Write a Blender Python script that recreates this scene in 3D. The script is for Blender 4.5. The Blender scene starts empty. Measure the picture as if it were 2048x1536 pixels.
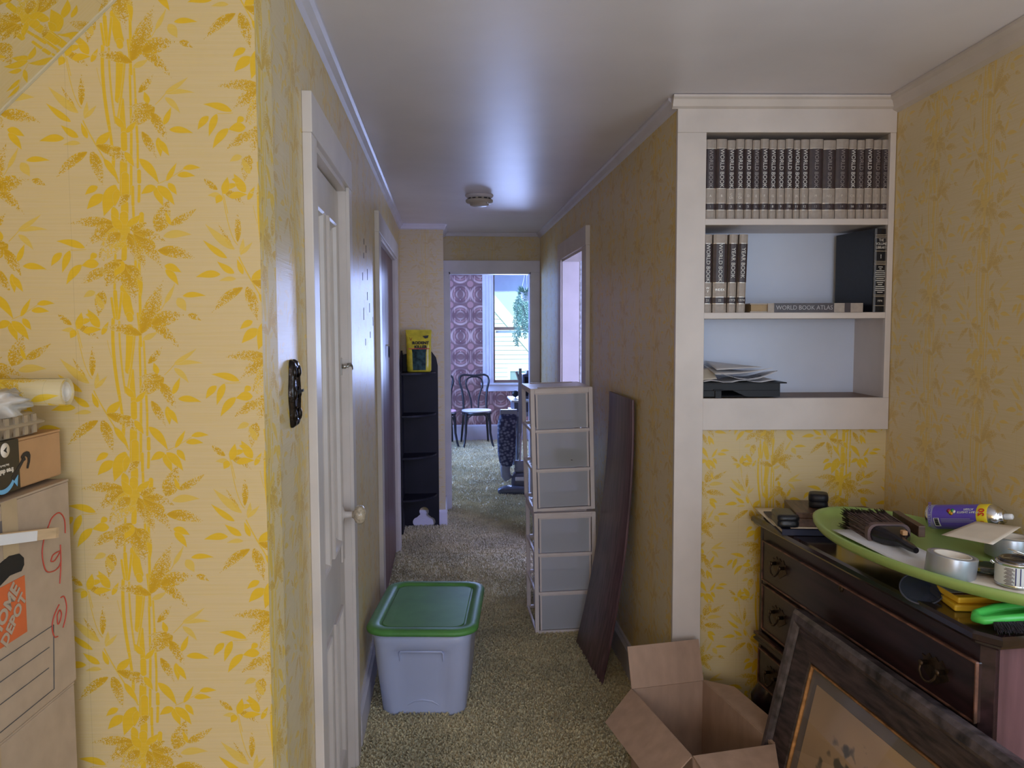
import bpy, bmesh, math, random
import numpy as np
from mathutils import Matrix, Vector, Euler
random.seed(7); rng = np.random.default_rng(7)
R = math.radians
scn = bpy.context.scene
C = scn.collection

# ------------------------------------------------------------------ camera, sky, lamps, exposure
cd = bpy.data.cameras.new('camera'); cam = bpy.data.objects.new('camera', cd); C.objects.link(cam)
cd.lens = 1600 / 2048 * 36; cd.sensor_width = 36; cd.clip_start = 0.02; cd.clip_end = 200
cam.matrix_world = Matrix(((0.996418, 0.009454, -0.084034, 0), (-0.084489, 0.069579, -0.993992, 0),
                           (-0.003550, 0.997532, 0.070129, 1.5), (0, 0, 0, 1)))
scn.camera = cam
vs = scn.view_settings
vs.view_transform = 'Standard'; vs.look = 'None'; vs.gamma = 1; vs.exposure = 0.24; vs.use_curve_mapping = False

wd = bpy.data.worlds.new('sky'); scn.world = wd; wd.use_nodes = True
wn = wd.node_tree.nodes['Background']; wn.inputs[0].default_value = (0.50, 0.86, 1.0, 1); wn.inputs[1].default_value = 1.25

def area(name, loc, target, sx, sy, energy, col, spread=180):
    l = bpy.data.lights.new(name, 'AREA'); l.shape = 'RECTANGLE'; l.size = sx; l.size_y = sy
    l.energy = energy; l.color = col; l.spread = R(spread)
    o = bpy.data.objects.new(name, l); C.objects.link(o); o.location = loc
    d = Vector(target) - Vector(loc); o.rotation_euler = d.to_track_quat('-Z', 'Y').to_euler()
    return o
def point(name, loc, r, energy, col):
    l = bpy.data.lights.new(name, 'POINT'); l.shadow_soft_size = r; l.energy = energy; l.color = col
    o = bpy.data.objects.new(name, l); C.objects.link(o); o.location = loc; return o
sl = bpy.data.lights.new('sun', 'SUN'); sl.energy = 3.2; sl.angle = R(2); sl.color = (1, .97, .92)
so = bpy.data.objects.new('sun', sl); C.objects.link(so); so.rotation_euler = (R(52), 0, R(-25))
# daylight at the windows, plus added fills that have no known source
area('daylight_near_window', (1.62, 0.45, 1.45), (-0.3, 1.6, 0.8), 1.1, 1.2, 12, (.62, .76, 1.0))
area('daylight_back_window', (0.2, -2.5, 1.4), (0.5, 1.0, 1.1), 1.3, 1.2, 31, (.76, .82, 1.0))
point('warm_fill', (-0.9, -1.8, 1.62), .10, 15, (1.0, .76, .50))  # added warm fill, no lamp stands here
area('daylight_far_window', (1.0, 10.5, 1.55), (0.6, 4.0, 1.2), .66, 1.4, 75, (.38, .50, 1.0))
area('fill_far_side', (-1.45, 8.8, 1.5), (1.0, 8.6, 0.4), 1.0, 1.4, 165, (.24, .44, 1.0))  # added fill for the far room, the wall here has no window
area('daylight_side_room', (3.4, 5.2, 1.5), (0.6, 4.7, 1.1), 1.0, 1.4, 45, (.40, .50, 1.0))
area('fill_side_near', (1.95, 3.46, 1.5), (0.0, 6.0, 1.0), .9, 1.3, 42, (.42, .46, 1.0))  # added blue fill aimed at the hall end, its window is made up

# ------------------------------------------------------------------ colour, textures, materials
def lin(h):
    h = h.lstrip('#'); v = [int(h[i:i+2], 16) / 255 for i in (0, 2, 4)]
    return tuple(x / 12.92 if x <= .04045 else ((x + .055) / 1.055) ** 2.4 for x in v)
def nodes(name):
    m = bpy.data.materials.new(name); m.use_nodes = True
    nt = m.node_tree; return m, nt.nodes, nt.links, nt.nodes['Principled BSDF']
def mat(name, col, rough=.5, metal=0, var=.06, vscale=12, bump=0, bscale=150, spec=.5, coat=0, stretch=None, alpha=1):
    m, N, L, b = nodes(name)
    col = lin(col) if isinstance(col, str) else col
    b.inputs['Roughness'].default_value = rough; b.inputs['Metallic'].default_value = metal
    b.inputs['Specular IOR Level'].default_value = spec; b.inputs['Coat Weight'].default_value = coat
    b.inputs['Coat Roughness'].default_value = .12
    tc = N.new('ShaderNodeTexCoord'); mp = N.new('ShaderNodeMapping'); L.new(tc.outputs['Object'], mp.inputs[0])
    if stretch: mp.inputs['Scale'].default_value = stretch
    if var:
        n = N.new('ShaderNodeTexNoise'); n.inputs['Scale'].default_value = vscale; n.inputs['Detail'].default_value = 4
        L.new(mp.outputs[0], n.inputs[0])
        r = N.new('ShaderNodeValToRGB'); L.new(n.outputs[0], r.inputs[0])
        r.color_ramp.elements[0].position = .3; r.color_ramp.elements[1].position = .7
        r.color_ramp.elements[0].color = tuple(c * (1 - var * 1.6) for c in col) + (1,)
        r.color_ramp.elements[1].color = tuple(min(1, c * (1 + var)) for c in col) + (1,)
        L.new(r.outputs[0], b.inputs['Base Color'])
    else: b.inputs['Base Color'].default_value = tuple(col) + (1,)
    if bump:
        n2 = N.new('ShaderNodeTexNoise'); n2.inputs['Scale'].default_value = bscale; n2.inputs['Detail'].default_value = 3
        L.new(mp.outputs[0], n2.inputs[0])
        bp = N.new('ShaderNodeBump'); bp.inputs['Strength'].default_value = bump; bp.inputs['Distance'].default_value = .004
        L.new(n2.outputs[0], bp.inputs['Height']); L.new(bp.outputs[0], b.inputs['Normal'])
    return m
def clear(name, tint=(1, 1, 1), gloss=.06, rough=.02, body=None, mixb=0.0):
    """thin clear plastic or glass: straight transmission, a little mirror, optionally some milky body"""
    m, N, L, b = nodes(name)
    t = N.new('ShaderNodeBsdfTransparent'); t.inputs[0].default_value = tuple(tint) + (1,)
    g = N.new('ShaderNodeBsdfGlossy'); g.inputs['Roughness'].default_value = rough
    lw = N.new('ShaderNodeLayerWeight'); lw.inputs[0].default_value = .5
    pw = N.new('ShaderNodeMath'); pw.operation = 'POWER'; pw.inputs[1].default_value = 4; L.new(lw.outputs['Facing'], pw.inputs[0])
    md = N.new('ShaderNodeMath'); md.operation = 'MULTIPLY_ADD'; md.inputs[1].default_value = .7; md.inputs[2].default_value = gloss; L.new(pw.outputs[0], md.inputs[0])
    mx = N.new('ShaderNodeMixShader'); L.new(md.outputs[0], mx.inputs[0]); L.new(t.outputs[0], mx.inputs[1]); L.new(g.outputs[0], mx.inputs[2])
    out = N['Material Output']
    if body:
        b.inputs['Base Color'].default_value = tuple(lin(body)) + (1,); b.inputs['Roughness'].default_value = .35
        m2 = N.new('ShaderNodeMixShader'); m2.inputs[0].default_value = mixb
        L.new(mx.outputs[0], m2.inputs[1]); L.new(b.outputs[0], m2.inputs[2]); L.new(m2.outputs[0], out.inputs[0])
    else: L.new(mx.outputs[0], out.inputs[0])
    return m
def image(name, arr):
    """arr h x w x 3, sRGB 0..1, row 0 at the top"""
    h, w, _ = arr.shape
    im = bpy.data.images.new(name, w, h)
    px = np.ones((h, w, 4), np.float32); px[..., :3] = np.clip(arr[::-1], 0, 1)
    im.pixels.foreach_set(px.ravel()); im.update(); im.pack(); return im
def image_mat(name, im, w, h, rough=.5, off=(0, 0), spec=.5, streak=0, bump=0, sheen=0, light_mix=0, light_col=(.56, .47, .36)):
    m, N, L, b = nodes(name)
    uv = N.new('ShaderNodeUVMap'); uv.uv_map = 'UVMap'
    mp = N.new('ShaderNodeMapping'); L.new(uv.outputs[0], mp.inputs[0])
    mp.inputs['Scale'].default_value = (1 / w, 1 / h, 1); mp.inputs['Location'].default_value = (-off[0] / w, -off[1] / h, 0)
    t = N.new('ShaderNodeTexImage'); t.image = im; t.extension = 'REPEAT'; L.new(mp.outputs[0], t.inputs[0])
    b.inputs['Roughness'].default_value = rough; b.inputs['Specular IOR Level'].default_value = spec
    src = t.outputs[0]
    if light_mix:                              # same paper, wall gloss and light mixed into its colour
        fm = N.new('ShaderNodeMix'); fm.data_type = 'RGBA'; fm.inputs[0].default_value = light_mix; fm.inputs[7].default_value = tuple(light_col) + (1,)
        L.new(src, fm.inputs[6]); src = fm.outputs[2]
    if streak:
        m2 = N.new('ShaderNodeMapping'); L.new(uv.outputs[0], m2.inputs[0]); m2.inputs['Scale'].default_value = (5, 260, 1)
        n = N.new('ShaderNodeTexNoise'); n.inputs['Scale'].default_value = 1.0; n.inputs['Detail'].default_value = 5; L.new(m2.outputs[0], n.inputs[0])
        r = N.new('ShaderNodeValToRGB'); L.new(n.outputs[0], r.inputs[0])
        r.color_ramp.elements[0].position = .35; r.color_ramp.elements[1].position = .62
        r.color_ramp.elements[0].color = (1 - streak * .4, 1 - streak * .55, 1 - streak * 1.6, 1); r.color_ramp.elements[1].color = (1, 1, 1, 1)
        mm = N.new('ShaderNodeMix'); mm.data_type = 'RGBA'; mm.blend_type = 'MULTIPLY'; mm.inputs[0].default_value = 1
        L.new(src, mm.inputs[6]); L.new(r.outputs[0], mm.inputs[7]); src = mm.outputs[2]
        if bump:
            bp = N.new('ShaderNodeBump'); bp.inputs['Strength'].default_value = bump; bp.inputs['Distance'].default_value = .002
            L.new(n.outputs[0], bp.inputs['Height']); L.new(bp.outputs[0], b.inputs['Normal'])
    L.new(src, b.inputs['Base Color'])
    if sheen:
        b.inputs['Sheen Weight'].default_value = sheen; b.inputs['Sheen Roughness'].default_value = .45; b.inputs['Sheen Tint'].default_value = (1, .84, .58, 1)
    return m

def blurred(h, w, r, seed):
    g = np.random.default_rng(seed).random((h, w))
    f = np.fft.rfft2(g); ky = np.fft.fftfreq(h)[:, None]; kx = np.fft.rfftfreq(w)[None, :]
    g = np.fft.irfft2(f * np.exp(-2 * (math.pi * r) ** 2 * (kx * kx + ky * ky)), (h, w))
    o = np.argsort(np.argsort(g.ravel())).reshape(h, w) / (h * w)
    return o

# ---- bamboo print of the wallpaper: leaves (base, tip, width, style) and canes, drawn in the pixel frames of two sheets of notes
Z1 = dict(s=5.485, o=(80, 90)); Z2 = dict(s=4.8, o=(80, 340))
CANES = [(1, 8, [(305, 90), (390, 470), (480, 650)]), (1, 36, [(700, 20), (710, 400), (775, 840)]), (1, 22, [(765, 40), (785, 400), (840, 800)]),
 (1, 80, [(878, 110), (880, 330), (872, 560)]), (1, 56, [(900, 570), (915, 760), (930, 920)]), (1, 20, [(935, 120), (915, 400), (862, 760)]),
 (1, 24, [(985, 250), (992, 440), (1000, 640)]), (1, 22, [(1030, 250), (1040, 400), (1050, 560)]), (1, 28, [(1008, 890), (1010, 1200), (1012, 1536)]),
 (1, 24, [(1075, 980), (1078, 1120), (1080, 1260)]), (1, 40, [(1094, 1300), (1096, 1400), (1098, 1390)]), (1, 78, [(930, 1210), (930, 1380), (930, 1536)]),
 (1, 66, [(930, 925), (932, 990), (935, 1060)]), (1, 14, [(500, 780), (620, 1000), (880, 1420)]), (1, 7, [(1260, 610), (1320, 550), (1380, 480)]),
 (1, 6, [(1290, 1430), (1400, 1380), (1580, 1270)]), (1, 5, [(640, 240), (660, 330), (690, 430)]), (1, 36, [(825, 1170), (822, 1210), (820, 1260)]),
 (1, 30, [(965, -40), (985, 120), (1000, 300)]), (1, 26, [(1050, 560), (1062, 800), (1075, 1000)]), (1, 24, [(1000, 640), (1004, 760), (1008, 890)]), (1, 30, [(775, 840), (800, 1000), (822, 1170)]), (2, 60, [(832, 480), (830, 540), (828, 600)]),
 (2, 24, [(905, 240), (925, 600), (945, 1000)]), (2, 26, [(958, 460), (968, 800), (985, 1290)]), (2, 22, [(745, 700), (742, 850), (740, 1040)]), (2, 70, [(830, -20), (832, 60), (834, 140)]), (2, 28, [(900, 80), (902, 160), (904, 240)]), (2, 26, [(960, 70), (960, 140), (958, 210)]),
 (2, 70, [(826, 235), (828, 270), (828, 312)]), (2, 80, [(822, 340), (822, 400), (820, 480)]), (2, 44, [(985, 330), (984, 400), (985, 460)]),
 (2, 50, [(828, 600), (828, 660), (826, 730)]), (2, 36, [(745, 1040), (755, 1160), (772, 1285)]), (2, 22, [(712, 1100), (725, 1190), (742, 1285)]),
 (2, 86, [(835, 1010), (855, 1140), (880, 1240)]), (2, 22, [(805, 1050), (795, 1170), (782, 1285)]), (2, 60, [(880, 1262), (885, 1275), (888, 1290)]),
 (2, 7, [(400, 1400), (420, 1480), (440, 1560)]), (2, 6, [(1090, 1330), (1200, 1170), (1300, 970)]), (2, 5, [(330, 655), (400, 655), (470, 650)])]
LEAVES = [(1,320,85,560,240,70,1),(1,580,180,650,40,45,0),(1,340,60,480,20,50,0),(1,480,620,475,270,58,1),(1,430,690,270,430,42,2),(1,450,700,130,430,75,3),
 (1,370,790,110,600,58,0),(1,520,760,540,580,45,3),(1,510,750,640,620,40,3),(1,450,950,265,825,62,0),(1,300,960,40,990,68,0),(1,470,1010,290,1030,42,3),
 (1,545,960,478,800,48,0),(1,640,1020,800,880,75,0),(1,640,1030,1060,1260,95,1),(1,545,1100,205,1385,85,1),(1,590,1090,710,1450,105,2),(1,720,1170,880,1400,60,0),
 (1,1060,20,1440,360,95,1),(1,1020,230,1180,150,52,3),(1,1080,490,1240,290,62,1),(1,1185,600,1140,480,55,0),(1,1250,640,970,860,150,1),(1,1240,640,970,650,66,2),
 (1,1210,690,1400,1000,100,1),(1,1350,820,1425,640,52,0),(1,1360,500,1670,490,44,3),(1,1360,490,1600,330,44,3),(1,1360,540,1520,700,55,3),(1,1410,870,1660,905,60,0),
 (1,1120,890,1290,1190,78,1),(1,1290,950,1320,1150,62,0),(1,1300,980,1410,1140,58,0),(1,1095,1170,1305,1425,80,0),(1,1385,1400,1490,1210,46,0),(1,1560,1270,1745,1265,48,0),
 (1,1500,1340,1690,1350,54,0),
 (2,575,75,460,150,54,0),(2,630,150,478,282,80,0),(2,740,60,635,345,115,0),(2,765,100,735,260,55,0),(2,1100,80,1185,255,62,0),(2,1130,70,1290,245,72,0),
 (2,1230,45,1310,150,52,0),(2,1110,75,980,145,62,0),(2,870,150,770,260,60,2),(2,720,260,760,420,60,0),(2,760,430,270,420,85,1),(2,745,440,465,625,115,1),(2,700,520,590,740,64,2),
 (2,870,430,610,790,170,4),(2,865,500,1035,860,105,1),(2,915,495,1190,835,120,1),(2,890,475,1250,600,76,1),(2,1130,490,1235,195,135,2),(2,1250,425,1495,278,66,2),
 (2,1190,530,1455,515,64,3),(2,1140,660,1525,748,95,1),(2,1255,425,1205,300,34,0),(2,460,635,195,573,58,0),(2,245,680,148,802,56,0),(2,322,660,252,862,58,0),
 (2,590,780,430,800,76,0),(2,430,790,290,972,64,0),(2,680,830,405,995,80,1),(2,805,745,640,1020,160,1),(2,825,780,945,1160,140,1),(2,630,1030,590,1265,95,2),
 (2,570,690,510,740,50,0),(2,1205,800,1362,862,62,0),(2,1215,835,1337,982,58,0),(2,962,870,990,1090,42,0),(2,990,1430,1205,905,135,1),(2,1090,1340,1420,1255,120,1),
 (2,1430,1255,1562,1310,50,2),(2,1000,1440,630,1370,80,1),(2,1330,1100,1412,1222,75,3),(2,1380,1080,1595,1080,44,0),(2,1210,1150,1305,970,36,3),(2,340,1345,188,1220,48,1),
 (2,400,1385,432,1228,64,0),(2,375,1400,248,1398,42,3),(2,375,1395,330,1470,58,0),(2,600,1370,490,1200,72,0),(2,545,1270,470,1250,40,0),(2,450,1412,620,1390,54,0),
 (2,800,470,700,330,70,0),(2,850,440,980,330,60,0),(2,860,520,930,760,70,1),(2,790,500,640,640,90,1),(2,880,470,1040,400,60,2),(2,820,760,740,900,80,0),(2,850,800,1010,950,80,1),(2,800,780,560,880,70,2),(1,930,850,820,720,60,0),(1,950,900,1060,780,50,0),(1,900,1060,760,1130,60,1),(1,940,1100,1040,1250,60,0),(2,640,1200,560,1060,50,3),(2,560,1040,450,1090,50,3)]
TW, TH = .531, .475
def bamboo():
    w, h = 1152, 1030
    px = w / TW                           # texels per metre
    pm = 1 / 1103.                        # metres per note pixel
    base = np.array([214, 192, 148]) / 255.; yel = np.array([226, 184, 30]) / 255.; och = np.array([204, 160, 22]) / 255.; pale = np.array([222, 190, 92]) / 255.
    img = np.tile(base, (h, w, 1)).astype(np.float64)
    st = blurred(h, w // 24, .8, 6); st = np.repeat(st, 24, 1)
    k = np.clip((st - .62) * 3, 0, 1)[..., None]
    img = img * (1 - .35 * k) + (img * .65 + pale * .35) * (.35 * k)
    sp1 = blurred(h, w, 1.1, 8)
    def P(z, x, y):
        q = Z1 if z == 1 else Z2
        X = x / q['s'] + q['o'][0]; Y = y / q['s'] + q['o'][1]
        X -= 262 + (Y - 108) * .047; Y -= 108
        return X * pm * px, Y * pm * px * (TH * 1103 / 517)
    def put(ax, ay, x0, x1, y0, y1, fn):
        xs = np.arange(int(x0), int(x1) + 1); ys = np.arange(int(y0), int(y1) + 1)
        gx, gy = np.meshgrid(xs, ys)
        for col in (0, 1):
            ix = (xs + w // 4 + col * w // 2) % w; iy = (ys + col * h // 2) % h
            sub = img[np.ix_(iy, ix)]
            a, colr, halo = fn(gx, gy, sp1[np.ix_(iy, ix)])
            sub = sub * (1 - halo[..., None]) + base * halo[..., None]
            sub = sub * (1 - a[..., None]) + colr * a[..., None]
            img[np.ix_(iy, ix)] = sub
    for z, wd_, pts in CANES:
        q = [P(z, *p) for p in pts]; hw = wd_ / (5.485 if z == 1 else 4.8) * pm * px / 2
        y0, y1 = min(p[1] for p in q), max(p[1] for p in q); xs_ = [p[0] for p in q]
        def fn(gx, gy, sp, q=q, hw=hw):
            d = np.full(gx.shape, 1e9)
            N = 12; prev = None
            for i in range(N + 1):
                t = i / N
                cx = (1-t)**2*q[0][0]+2*t*(1-t)*(2*q[1][0]-.5*(q[0][0]+q[2][0]))+t*t*q[2][0]
                cy = (1-t)**2*q[0][1]+2*t*(1-t)*(2*q[1][1]-.5*(q[0][1]+q[2][1]))+t*t*q[2][1]
                if prev:
                    vx, vy = cx - prev[0], cy - prev[1]; l2 = vx*vx+vy*vy+1e-9
                    u = np.clip(((gx-prev[0])*vx+(gy-prev[1])*vy)/l2, 0, 1)
                    d = np.minimum(d, np.hypot(gx-prev[0]-u*vx, gy-prev[1]-u*vy))
                prev = (cx, cy)
            a = np.clip(hw - d + .5, 0, 1) * (.92 if hw > 4 else .72)
            return a, yel, np.clip(hw + 2.5 - d, 0, 1) * .7
        put(0, 0, min(xs_) - hw - 8, max(xs_) + hw + 8, y0 - hw - 6, y1 + hw + 6, fn)
    for i, (z, bx, by, tx, ty, wd_, sty) in enumerate(LEAVES):
        b = P(z, bx, by); t_ = P(z, tx, ty); hw = wd_ / (5.485 if z == 1 else 4.8) * pm * px / 2 * 1.15
        dx, dy = t_[0] - b[0], t_[1] - b[1]; Ln = math.hypot(dx, dy); dx /= Ln; dy /= Ln
        bend = (.06 if abs(dx) > .6 else .02) * Ln * (1 if dx > 0 else -1) * (1 if dy > -.3 else -.5)
        def fn(gx, gy, sp, b=b, dx=dx, dy=dy, Ln=Ln, hw=hw, sty=sty, bend=bend):
            s = (gx - b[0]) * dx + (gy - b[1]) * dy; t = np.clip(s / Ln, 0, 1)
            d = -(gx - b[0]) * dy + (gy - b[1]) * dx
            d = np.abs(d + bend * 4 * t * (1 - t))
            hh = hw * np.sin(math.pi * t ** .72) ** 1.05
            out = np.where((s < 0) | (s > Ln), 1e3, 0)
            a = np.clip(hh - d + .6 - out, 0, 1); halo = np.clip(hh + 2.2 - d - out, 0, 1) * .6 * (hh > 1)
            rel = d / np.maximum(hh, 1)
            if sty in (1, 2):
                dens = (1.25 - 1.15 * t - .25 * rel) if sty == 1 else (.62 + .2 * np.sin(7 * t) - .1 * rel)
                a = a * np.clip((dens - sp) * 6 + .5, 0, 1); c = och * (1 - .0 * t[..., None]) + (yel - och) * np.clip(1.4 * rel - .4, 0, 1)[..., None] * .5
            elif sty == 3: a = a * .6; c = pale * .4 + yel * .6
            elif sty == 4: a = a * np.clip((1.3 - 1.2 * t - sp) * 5, 0, 1) * .75; c = yel
            else: a = a * .93; c = yel
            return a, c, halo
        xs_ = (b[0], t_[0]); ys_ = (b[1], t_[1]); e = hw + abs(bend) + 8
        put(0, 0, min(xs_) - e, max(xs_) + e, min(ys_) - e, max(ys_) + e, fn)
    # one fine seam per roll width
    img[:, 35:37] *= .93
    return img
IM_BAMBOO = image('bamboo_print', bamboo())

def retro():
    w, h = 320, 664                        # .265 x .55 m
    px = w / .265
    X, Y = np.meshgrid(np.arange(w) / px, np.arange(h) / px)
    dark = np.array([92, 58, 62]) / 255; mid = np.array([150, 108, 104]) / 255; light = np.array([204, 166, 158]) / 255; bead = np.array([178, 128, 124]) / 255
    img = np.tile(mid * .92, (h, w, 1))
    g = .5 + .5 * np.sin(Y / .55 * 2 * math.pi * 2)
    img = img * (1 - .25 * g[..., None]) + dark * .25 * g[..., None]
    for cx, cy, sgn in ((0, .1375, 1), (0, .4125, -1), (.265, .1375, 1), (.265, .4125, -1)):
        dx, dy = X - cx, Y - cy; r = np.hypot(dx, dy); a = np.arctan2(dy, dx)
        for r0, wd_, cl in ((.118, .016, light), (.085, .015, mid * 1.15), (.05, .012, light * .9)):
            k = np.clip((wd_ - np.abs(r - r0)) * px * .6, 0, 1); sh = .55 + .45 * np.cos(2 * a + (0 if sgn > 0 else math.pi)) 
            cc = dark + (cl - dark) * (sh[..., None] * .7 + .3)
            e = np.clip((np.abs(r - r0) - wd_ * .7) / (wd_ * .3), 0, 1)[..., None]
            img = img * (1 - k[..., None]) + (cc * (1 - .5 * e)) * k[..., None]
        for yy in (.07, -.07):
            k = np.clip((.006 - np.hypot(dx - .0 * sgn, dy - yy)) * px, 0, 1)[..., None]; img = img * (1 - k) + np.array([.82, .74, .74]) * k
    for cy in (0, .275, .55):
        d = np.hypot((X - .1325) * 1.0, Y - cy); k = np.clip((.042 - d) * px * .6, 0, 1)[..., None]; img = img * (1 - k) + bead * k
    k = np.clip((.004 - np.abs(X - .1325)) * px, 0, 1) * (np.abs(((Y / .275) % 1) - .5) < .28); img = img * (1 - k[..., None]) + light * k[..., None]
    for xx in (.075, .19):
        k = np.clip((.004 - np.abs(X - xx)) * px, 0, 1) * (np.abs(((Y / .1375) % 1) - .5) < .25); img = img * (1 - k[..., None] * .8) + light * 1.1 * k[..., None] * .8
    return img
IM_RETRO = image('retro_print', retro())

def print_img():
    w, h = 420, 300
    Y, X = np.mgrid[0:h, 0:w] / h
    n = blurred(h, w, 6, 21); n2 = blurred(h, w, 2, 22); n3 = blurred(h, w, 30, 23)
    img = np.tile(np.array([190, 160, 128]) / 255, (h, w, 1)) * (1 - .12 * (n3[..., None] - .5))
    cen = np.exp(-(((X - .40) / .20) ** 2 + ((Y - .55) / .30) ** 2)) + .8 * np.exp(-(((X - .95) / .25) ** 2 + ((Y - .62) / .2) ** 2)) + np.clip((Y - .72) * 2, 0, 1)
    k = np.clip((cen - (1 - n) * .85 - .12 * n2) * 4, 0, 1)[..., None]
    img = img * (1 - .8 * k) + np.array([84, 82, 74]) / 255 * .8 * k
    k = np.clip((Y - .8) * 5, 0, 1)[..., None] * n2[..., None]
    return img * (1 - .5 * k) + np.array([150, 118, 84]) / 255 * .5 * k
IM_PRINT = image('landscape_print', print_img())

WP = dict(w=TW, h=TH, rough=.42, streak=.07, bump=.10, spec=.5, sheen=.4)
M_WALL = image_mat('bamboo_wallpaper', IM_BAMBOO, off=(-.637 - TW * .25, 1.979), **WP)
M_WALL2 = image_mat('bamboo_wallpaper_glossy', IM_BAMBOO, off=(.1, 1.9), w=TW, h=TH, rough=.36, streak=.10, bump=.12, spec=.45, sheen=.2, light_mix=.15)  # contrast lowered: gloss of the corridor walls put into the colour
M_WALLS = image_mat('bamboo_wallpaper_slope', IM_BAMBOO, off=(.3, .2), w=TW, h=TH, rough=.55, streak=.07, bump=.1)
M_WALL_GLARE = image_mat('bamboo_wallpaper_glare', IM_BAMBOO, off=(.02, 1.9), w=TW, h=TH, rough=.45, streak=.10, bump=.12, sheen=.2, light_mix=.62)  # low-contrast copy: glare at the hall end put into the colour
M_WALL3 = image_mat('bamboo_wallpaper_matt_lit', IM_BAMBOO, off=(.06, 1.9), w=TW, h=TH, rough=.6, streak=.10, bump=.12, spec=.4, sheen=1.0, light_mix=.22, light_col=(.84, .70, .52))  # lightened copy: extra light on the near right wall put into the colour
M_RETRO = image_mat('retro_wallpaper', IM_RETRO, .265, .55, rough=.5, off=(.41 - .1925, 1.53), streak=0)
M_CEIL = mat('ceiling_paint', (.84, .80, .88), .38, var=.03, vscale=3, bump=.06, bscale=35, spec=.5)
M_TRIM = mat('cream_paint', (.70, .62, .58), .38, var=.05, vscale=6, bump=.05, bscale=60)
M_TRIMW = mat('white_paint', (.70, .66, .74), .4, var=.05, vscale=6, bump=.05, bscale=60)
M_WHITEBACK = mat('white_back_board', (.66, .72, .88), .45, var=.03, vscale=5)
M_PLAIN = mat('plain_plaster', (.62, .58, .5), .6)
M_REDWOOD = mat('red_brown_door', (.10, .040, .042), .33, var=.25, vscale=8, stretch=(8, 8, .5))
M_BLACKWOOD = mat('black_painted_wood', (.010, .009, .016), .5, var=.2, vscale=5, bump=.05, spec=.3)
M_BROWNWOOD = mat('bare_wood', (.22, .13, .08), .5, var=.2, vscale=10, stretch=(1, 8, 8))
M_BLACK = mat('black_plastic', (.009, .009, .013), .45, var=.1, spec=.3)
M_BRASS = mat('aged_brass', (.075, .048, .03), .4, metal=.8, var=.3, vscale=60)
M_METAL = mat('dull_metal', (.55, .52, .48), .3, metal=.9, var=.1)
M_CHROME = mat('bright_metal', (.72, .72, .74), .18, metal=1, var=.05)
M_PAPER = mat('white_paper', (.78, .76, .78), .6, var=.03)
M_CREAMPAPER = mat('cream_paper', (.76, .66, .54), .6, var=.05)
M_KRAFT = mat('kraft_card', (.43, .28, .20), .62, var=.07, vscale=30, bump=.03, bscale=300, stretch=(1, 1, .3))
M_KRAFT2 = mat('kraft_card_orange', (.48, .26, .12), .6, var=.06, vscale=20)
M_KRAFT3 = mat('kraft_card_grey', (.42, .31, .225), .65, var=.06, vscale=20)
M_INK = mat('black_ink', (.015, .014, .016), .6, var=0)
M_WHITEINK = mat('white_ink', (.75, .73, .70), .5, var=0)
def carpet():
    m, N, L, b = nodes('shag_carpet')
    tc = N.new('ShaderNodeTexCoord')
    n1 = N.new('ShaderNodeTexNoise'); n1.inputs['Scale'].default_value = 110; n1.inputs['Detail'].default_value = 5; n1.inputs['Roughness'].default_value = .7
    n2 = N.new('ShaderNodeTexNoise'); n2.inputs['Scale'].default_value = 3.2; n2.inputs['Detail'].default_value = 4
    L.new(tc.outputs['Object'], n1.inputs[0]); L.new(tc.outputs['Object'], n2.inputs[0])
    r = N.new('ShaderNodeValToRGB'); L.new(n1.outputs[0], r.inputs[0])
    for p, cl in ((.32, (.30, .23, .12)), (.46, (.88, .72, .42)), (.64, (1.0, .94, .68))):
        e = r.color_ramp.elements.new(p); e.color = cl + (1,)
    r.color_ramp.elements.remove(r.color_ramp.elements[0]); r.color_ramp.elements.remove(r.color_ramp.elements[-1])
    mm = N.new('ShaderNodeMix'); mm.data_type = 'RGBA'; mm.blend_type = 'MULTIPLY'; mm.inputs[0].default_value = .7
    r2 = N.new('ShaderNodeValToRGB'); L.new(n2.outputs[0], r2.inputs[0])
    r2.color_ramp.elements[0].position = .35; r2.color_ramp.elements[0].color = (.58, .60, .62, 1); r2.color_ramp.elements[1].position = .65
    L.new(r.outputs[0], mm.inputs[6]); L.new(r2.outputs[0], mm.inputs[7]); L.new(mm.outputs[2], b.inputs['Base Color'])
    b.inputs['Roughness'].default_value = .95; b.inputs['Specular IOR Level'].default_value = .1
    b.inputs['Sheen Weight'].default_value = .8; b.inputs['Sheen Roughness'].default_value = .5; b.inputs['Sheen Tint'].default_value = (1, .92, .74, 1)
    bp = N.new('ShaderNodeBump'); bp.inputs['Strength'].default_value = .7; bp.inputs['Distance'].default_value = .015
    L.new(n1.outputs[0], bp.inputs['Height']); L.new(bp.outputs[0], b.inputs['Normal'])
    return m
M_CARPET = carpet()

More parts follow.
